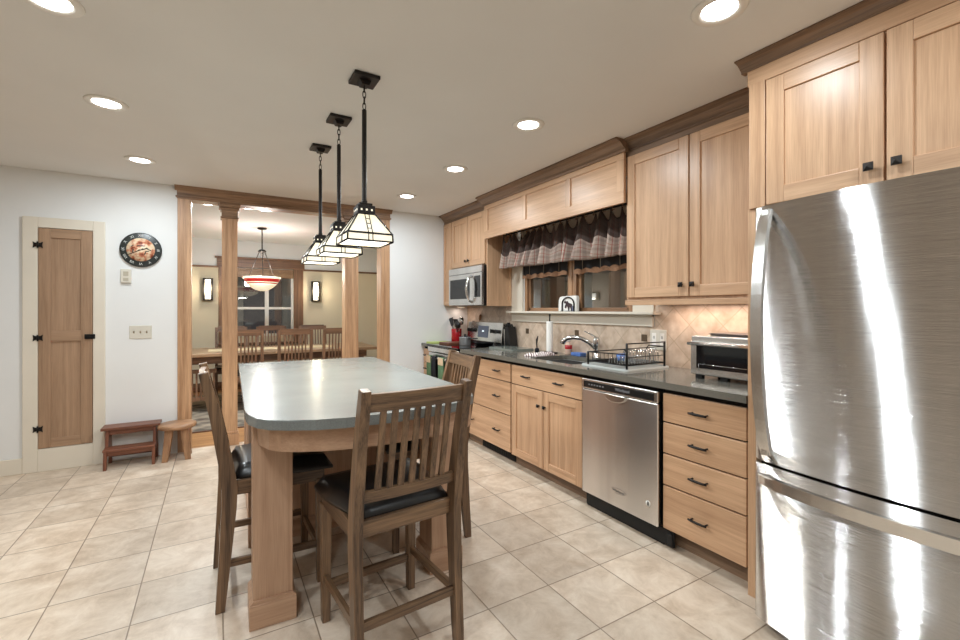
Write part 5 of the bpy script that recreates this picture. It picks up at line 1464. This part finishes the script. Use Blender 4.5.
bm = nb(); box(bm, -.1, 1.5, 6.80, 7.2, .7555, .759, .001); tag(obj('table_runner', bm, noise_plain('cream runner', srgb(214, 196, 160), .9), loc=(.7, 7.0, .757)), 'cream runner laid along the dining table', 'table runner')
def make_dchair(label, group):
    t = thing('dining_chair', label, 'chair', (0, 0, 0), group=group)
    W = .215
    for s in (-1, 1):
        bm = nb(); prism(bm, [(-.018, 0), (.018, 0), (.025, .45), (-.005, .75), (-.045, 1.03), (-.078, 1.03), (-.04, .75), (-.015, .45)], 'y', s * W, s * (W - .036), 0, .003); obj('rear_leg', bm, 'dine_z', t)
        bm = nb(); box(bm, .40, .436, s * W - (0 if s > 0 else 0), s * (W - .036), 0, .44, .003); obj('front_leg', bm, 'dine_z', t)
    bm = nb(); box(bm, -.005, .45, -W, W, .435, .455, .004); box(bm, .0, .43, -W + .01, W - .01, .385, .435, .003); obj('seat', bm, 'dine_x', t)
    bm = nb(); box(bm, .02, .43, -W + .012, W - .012, .455, .475, .008); obj('seat_pad', bm, 'leather', t)
    bm = nb(); prism(bm, [(-.062, .965), (-.04, .965), (-.05, 1.045), (-.072, 1.045)], 'y', -W + .036, W - .036, 0, .002); obj('top_rail', bm, 'dine_y', t)
    bm = nb(); prism(bm, [(-.012, .56), (.008, .56), (.004, .60), (-.016, .60)], 'y', -W + .036, W - .036, 0, .002); obj('lower_rail', bm, 'dine_y', t)
    for k in range(7):
        bm = nb(); y = -.126 + k * .042; prism(bm, [(-.012, .598), (-.002, .598), (-.026, .80), (-.046, .968), (-.056, .968), (-.036, .80)], 'y', y - .009, y + .009); obj('slat', bm, 'dine_z', t)
    bm = nb(); box(bm, .0, .42, -W + .008, -W + .026, .17, .20); box(bm, .0, .42, W - .026, W - .008, .17, .20); obj('stretcher', bm, 'dine_x', t)
    return t
g = 'dark slat-back dining chairs'
dc = make_dchair('dark slat-back dining chair on the table near side, just right of the near oak column', g)
dc.location = (.30, 6.36, RZ); dc.rotation_euler = (0, 0, PI / 2)
dup(dc, (.895, 6.36, RZ), PI / 2, 'dark slat-back dining chair on the table near side, middle of the three in view', g)
dup(dc, (1.455, 6.36, RZ), PI / 2, 'dark slat-back dining chair on the near side, half behind the far oak column', g)
dup(dc, (.19, 7.70, RZ), -PI / 2, 'dark slat-back dining chair across the table, its edge left of the near oak column', g)
dup(dc, (.74, 7.70, RZ), -PI / 2, 'dark slat-back dining chair across the table in front of the dining window', g)
dup(dc, (1.36, 7.70, RZ), -PI / 2, 'dark slat-back dining chair across the table under the right wall sconce', g)
dup(dc, (2.56, 7.02, RZ), PI, 'dark dining chair at the right end of the table against the far jamb', g)
# bowl lamp
t = thing('bowl_pendant', 'red and cream art glass bowl lamp hanging over the dining table', 'pendant lamp', (.54, 6.87, HC))
bm = nb(); lathe(bm, [(0, 0), (.06, 0), (.06, -.014), (.05, -.022), (0, -.022)], .54, 6.87, HC, 24); obj('canopy', bm, 'bronze', t)
bm = nb(); tube(bm, [(.54, 6.87, HC - .02), (.54, 6.87, 2.13)], .008, 10); lathe(bm, [(0, 2.14), (.03, 2.14), (.055, 2.115), (.05, 2.105), (.02, 2.10), (.015, 2.04), (0, 2.04)], .54, 6.87, 0, 20); obj('stem', bm, 'bronze', t)
for k in range(3):
    q = k * 2 * PI / 3 + .5
    bm = nb(); tube(bm, [(.54 + .04 * math.cos(q), 6.87 + .04 * math.sin(q), 2.11), (.54 + .19 * math.cos(q), 6.87 + .19 * math.sin(q), 1.76)], .005, 8); obj('arm', bm, 'bronze', t)
R0 = .24
def bowl_band(z0, z1, nm, m):
    bm = nb(); f = lambda z: R0 * math.sqrt(max(0, 1 - ((1.752 - z) / .19) ** 1.25)) if z < 1.752 else R0
    pr = [(f(z0 + (z1 - z0) * i / 5), z0 + (z1 - z0) * i / 5) for i in range(6)]
    rings = [[bm.verts.new((.54 + r * math.cos(2 * PI * j / 40), 6.87 + r * math.sin(2 * PI * j / 40), z)) for j in range(40)] for r, z in pr] + \
            [[bm.verts.new((.54 + max(r - .006, .001) * math.cos(2 * PI * j / 40), 6.87 + max(r - .006, .001) * math.sin(2 * PI * j / 40), z + .003)) for j in range(40)] for r, z in pr[::-1]]
    for i in range(len(rings)):
        A, B = rings[i], rings[(i + 1) % len(rings)]
        for j in range(40):
            fa = bm.faces.new([A[j], A[(j + 1) % 40], B[(j + 1) % 40], B[j]]); fa.smooth = True
    return obj(nm, bm, m, t)
bowl_band(1.730, 1.756, 'rim_band', 'bowl_cream'); bowl_band(1.688, 1.730, 'red_band', 'bowl_red'); bowl_band(1.676, 1.688, 'cream_band', 'bowl_cream'); bowl_band(1.662, 1.676, 'red_stripe', 'bowl_red'); bowl_band(1.5635, 1.662, 'bowl', 'bowl_cream')
bm = nb(); lathe(bm, [(0, 1.55), (.012, 1.553), (.016, 1.566), (0, 1.572)], .54, 6.87, 0, 14); obj('finial', bm, 'bronze', t)
add_light('lamp', 'POINT', 26, t, (0, 0, -.62), .08, (1, .95, .88))
# sconces
def sconce(x, lab):
    t = thing('wall_sconce', lab, 'wall lamp', (x, DY, 1.63), group='dining room wall sconces')
    bm = nb(); box(bm, x - .065, x + .065, DY - .02, DY, 1.45, 1.81, .003)
    for sx in (-.055, .055): box(bm, x + sx - .016, x + sx + .016, DY - .09, DY - .015, 1.455, 1.805, .002)
    box(bm, x - .065, x + .065, DY - .09, DY - .02, 1.455, 1.47, .002); box(bm, x - .065, x + .065, DY - .09, DY - .02, 1.79, 1.805, .002)
    for zz in (1.52, 1.74): box(bm, x - .06, x + .06, DY - .09, DY - .084, zz - .003, zz + .003)
    obj('frame', bm, 'bronze', t)
    bm = nb(); box(bm, x - .04, x + .04, DY - .083, DY - .025, 1.475, 1.785, .002); obj('glass', bm, 'sconce', t)
    add_light('lamp', 'POINT', 6.0, t, (0, -.16, 0), .05, (1, .85, .62))
sconce(-.123, 'lit wall sconce left of the near oak column on the beige dining wall')
sconce(1.506, 'lit wall sconce right of the dining window on the beige wall')
# porch posts outside the dining window
for x, lab in ((.36, 'pale porch post outside the left of the dining window'), (1.18, 'pale porch post outside the right of the dining window')):
    t = thing('porch_post', lab, 'post', (x, 9.6, 0))
    bm = nb(); box(bm, x - .07, x + .07, 9.53, 9.67, .12, 2.6, .004); obj('shaft', bm, 'cream', t)
    bm = nb(); box(bm, x - .09, x + .09, 9.51, 9.69, 0, .12, .004); obj('base', bm, 'cream', t)
bm = nb(); box(bm, -2.5, 3.5, DY + .15, 11, -.12, 0); struct('ground_porch', bm, 'crown_x')
# porch boards seen through the sink window
bm = nb()
for i in range(16): box(bm, 4.62, 4.64, 1.2 + i * .45, 1.2 + i * .45 + .44, 0, 2.8, .004)
struct('wall_porch', bm, 'taupe')
bm = nb(); box(bm, XR + .15, 4.7, 1.0, 8.4, -.1, 0); struct('ground_side', bm, 'taupe')
t = thing('added_window_lamp', 'small added lamp lighting the boards behind the right pane of the sink window', 'added outdoor lamp', (4.62, 4.62, 1.5))  # added lamp, brightens the boards and stands in for a reflected light
bm = nb(); box(bm, 4.55, 4.62, 4.54, 4.70, 1.44, 1.54, .006); obj('lamp_body', bm, 'whitep', t)
bm = nb(); box(bm, 4.535, 4.55, 4.55, 4.69, 1.45, 1.47, .003); obj('lamp_glass', bm, 'sconce', t)
add_light('lamp', 'POINT', 2.2, t, (-.3, 0, -.05), .06, (1, .95, .88))
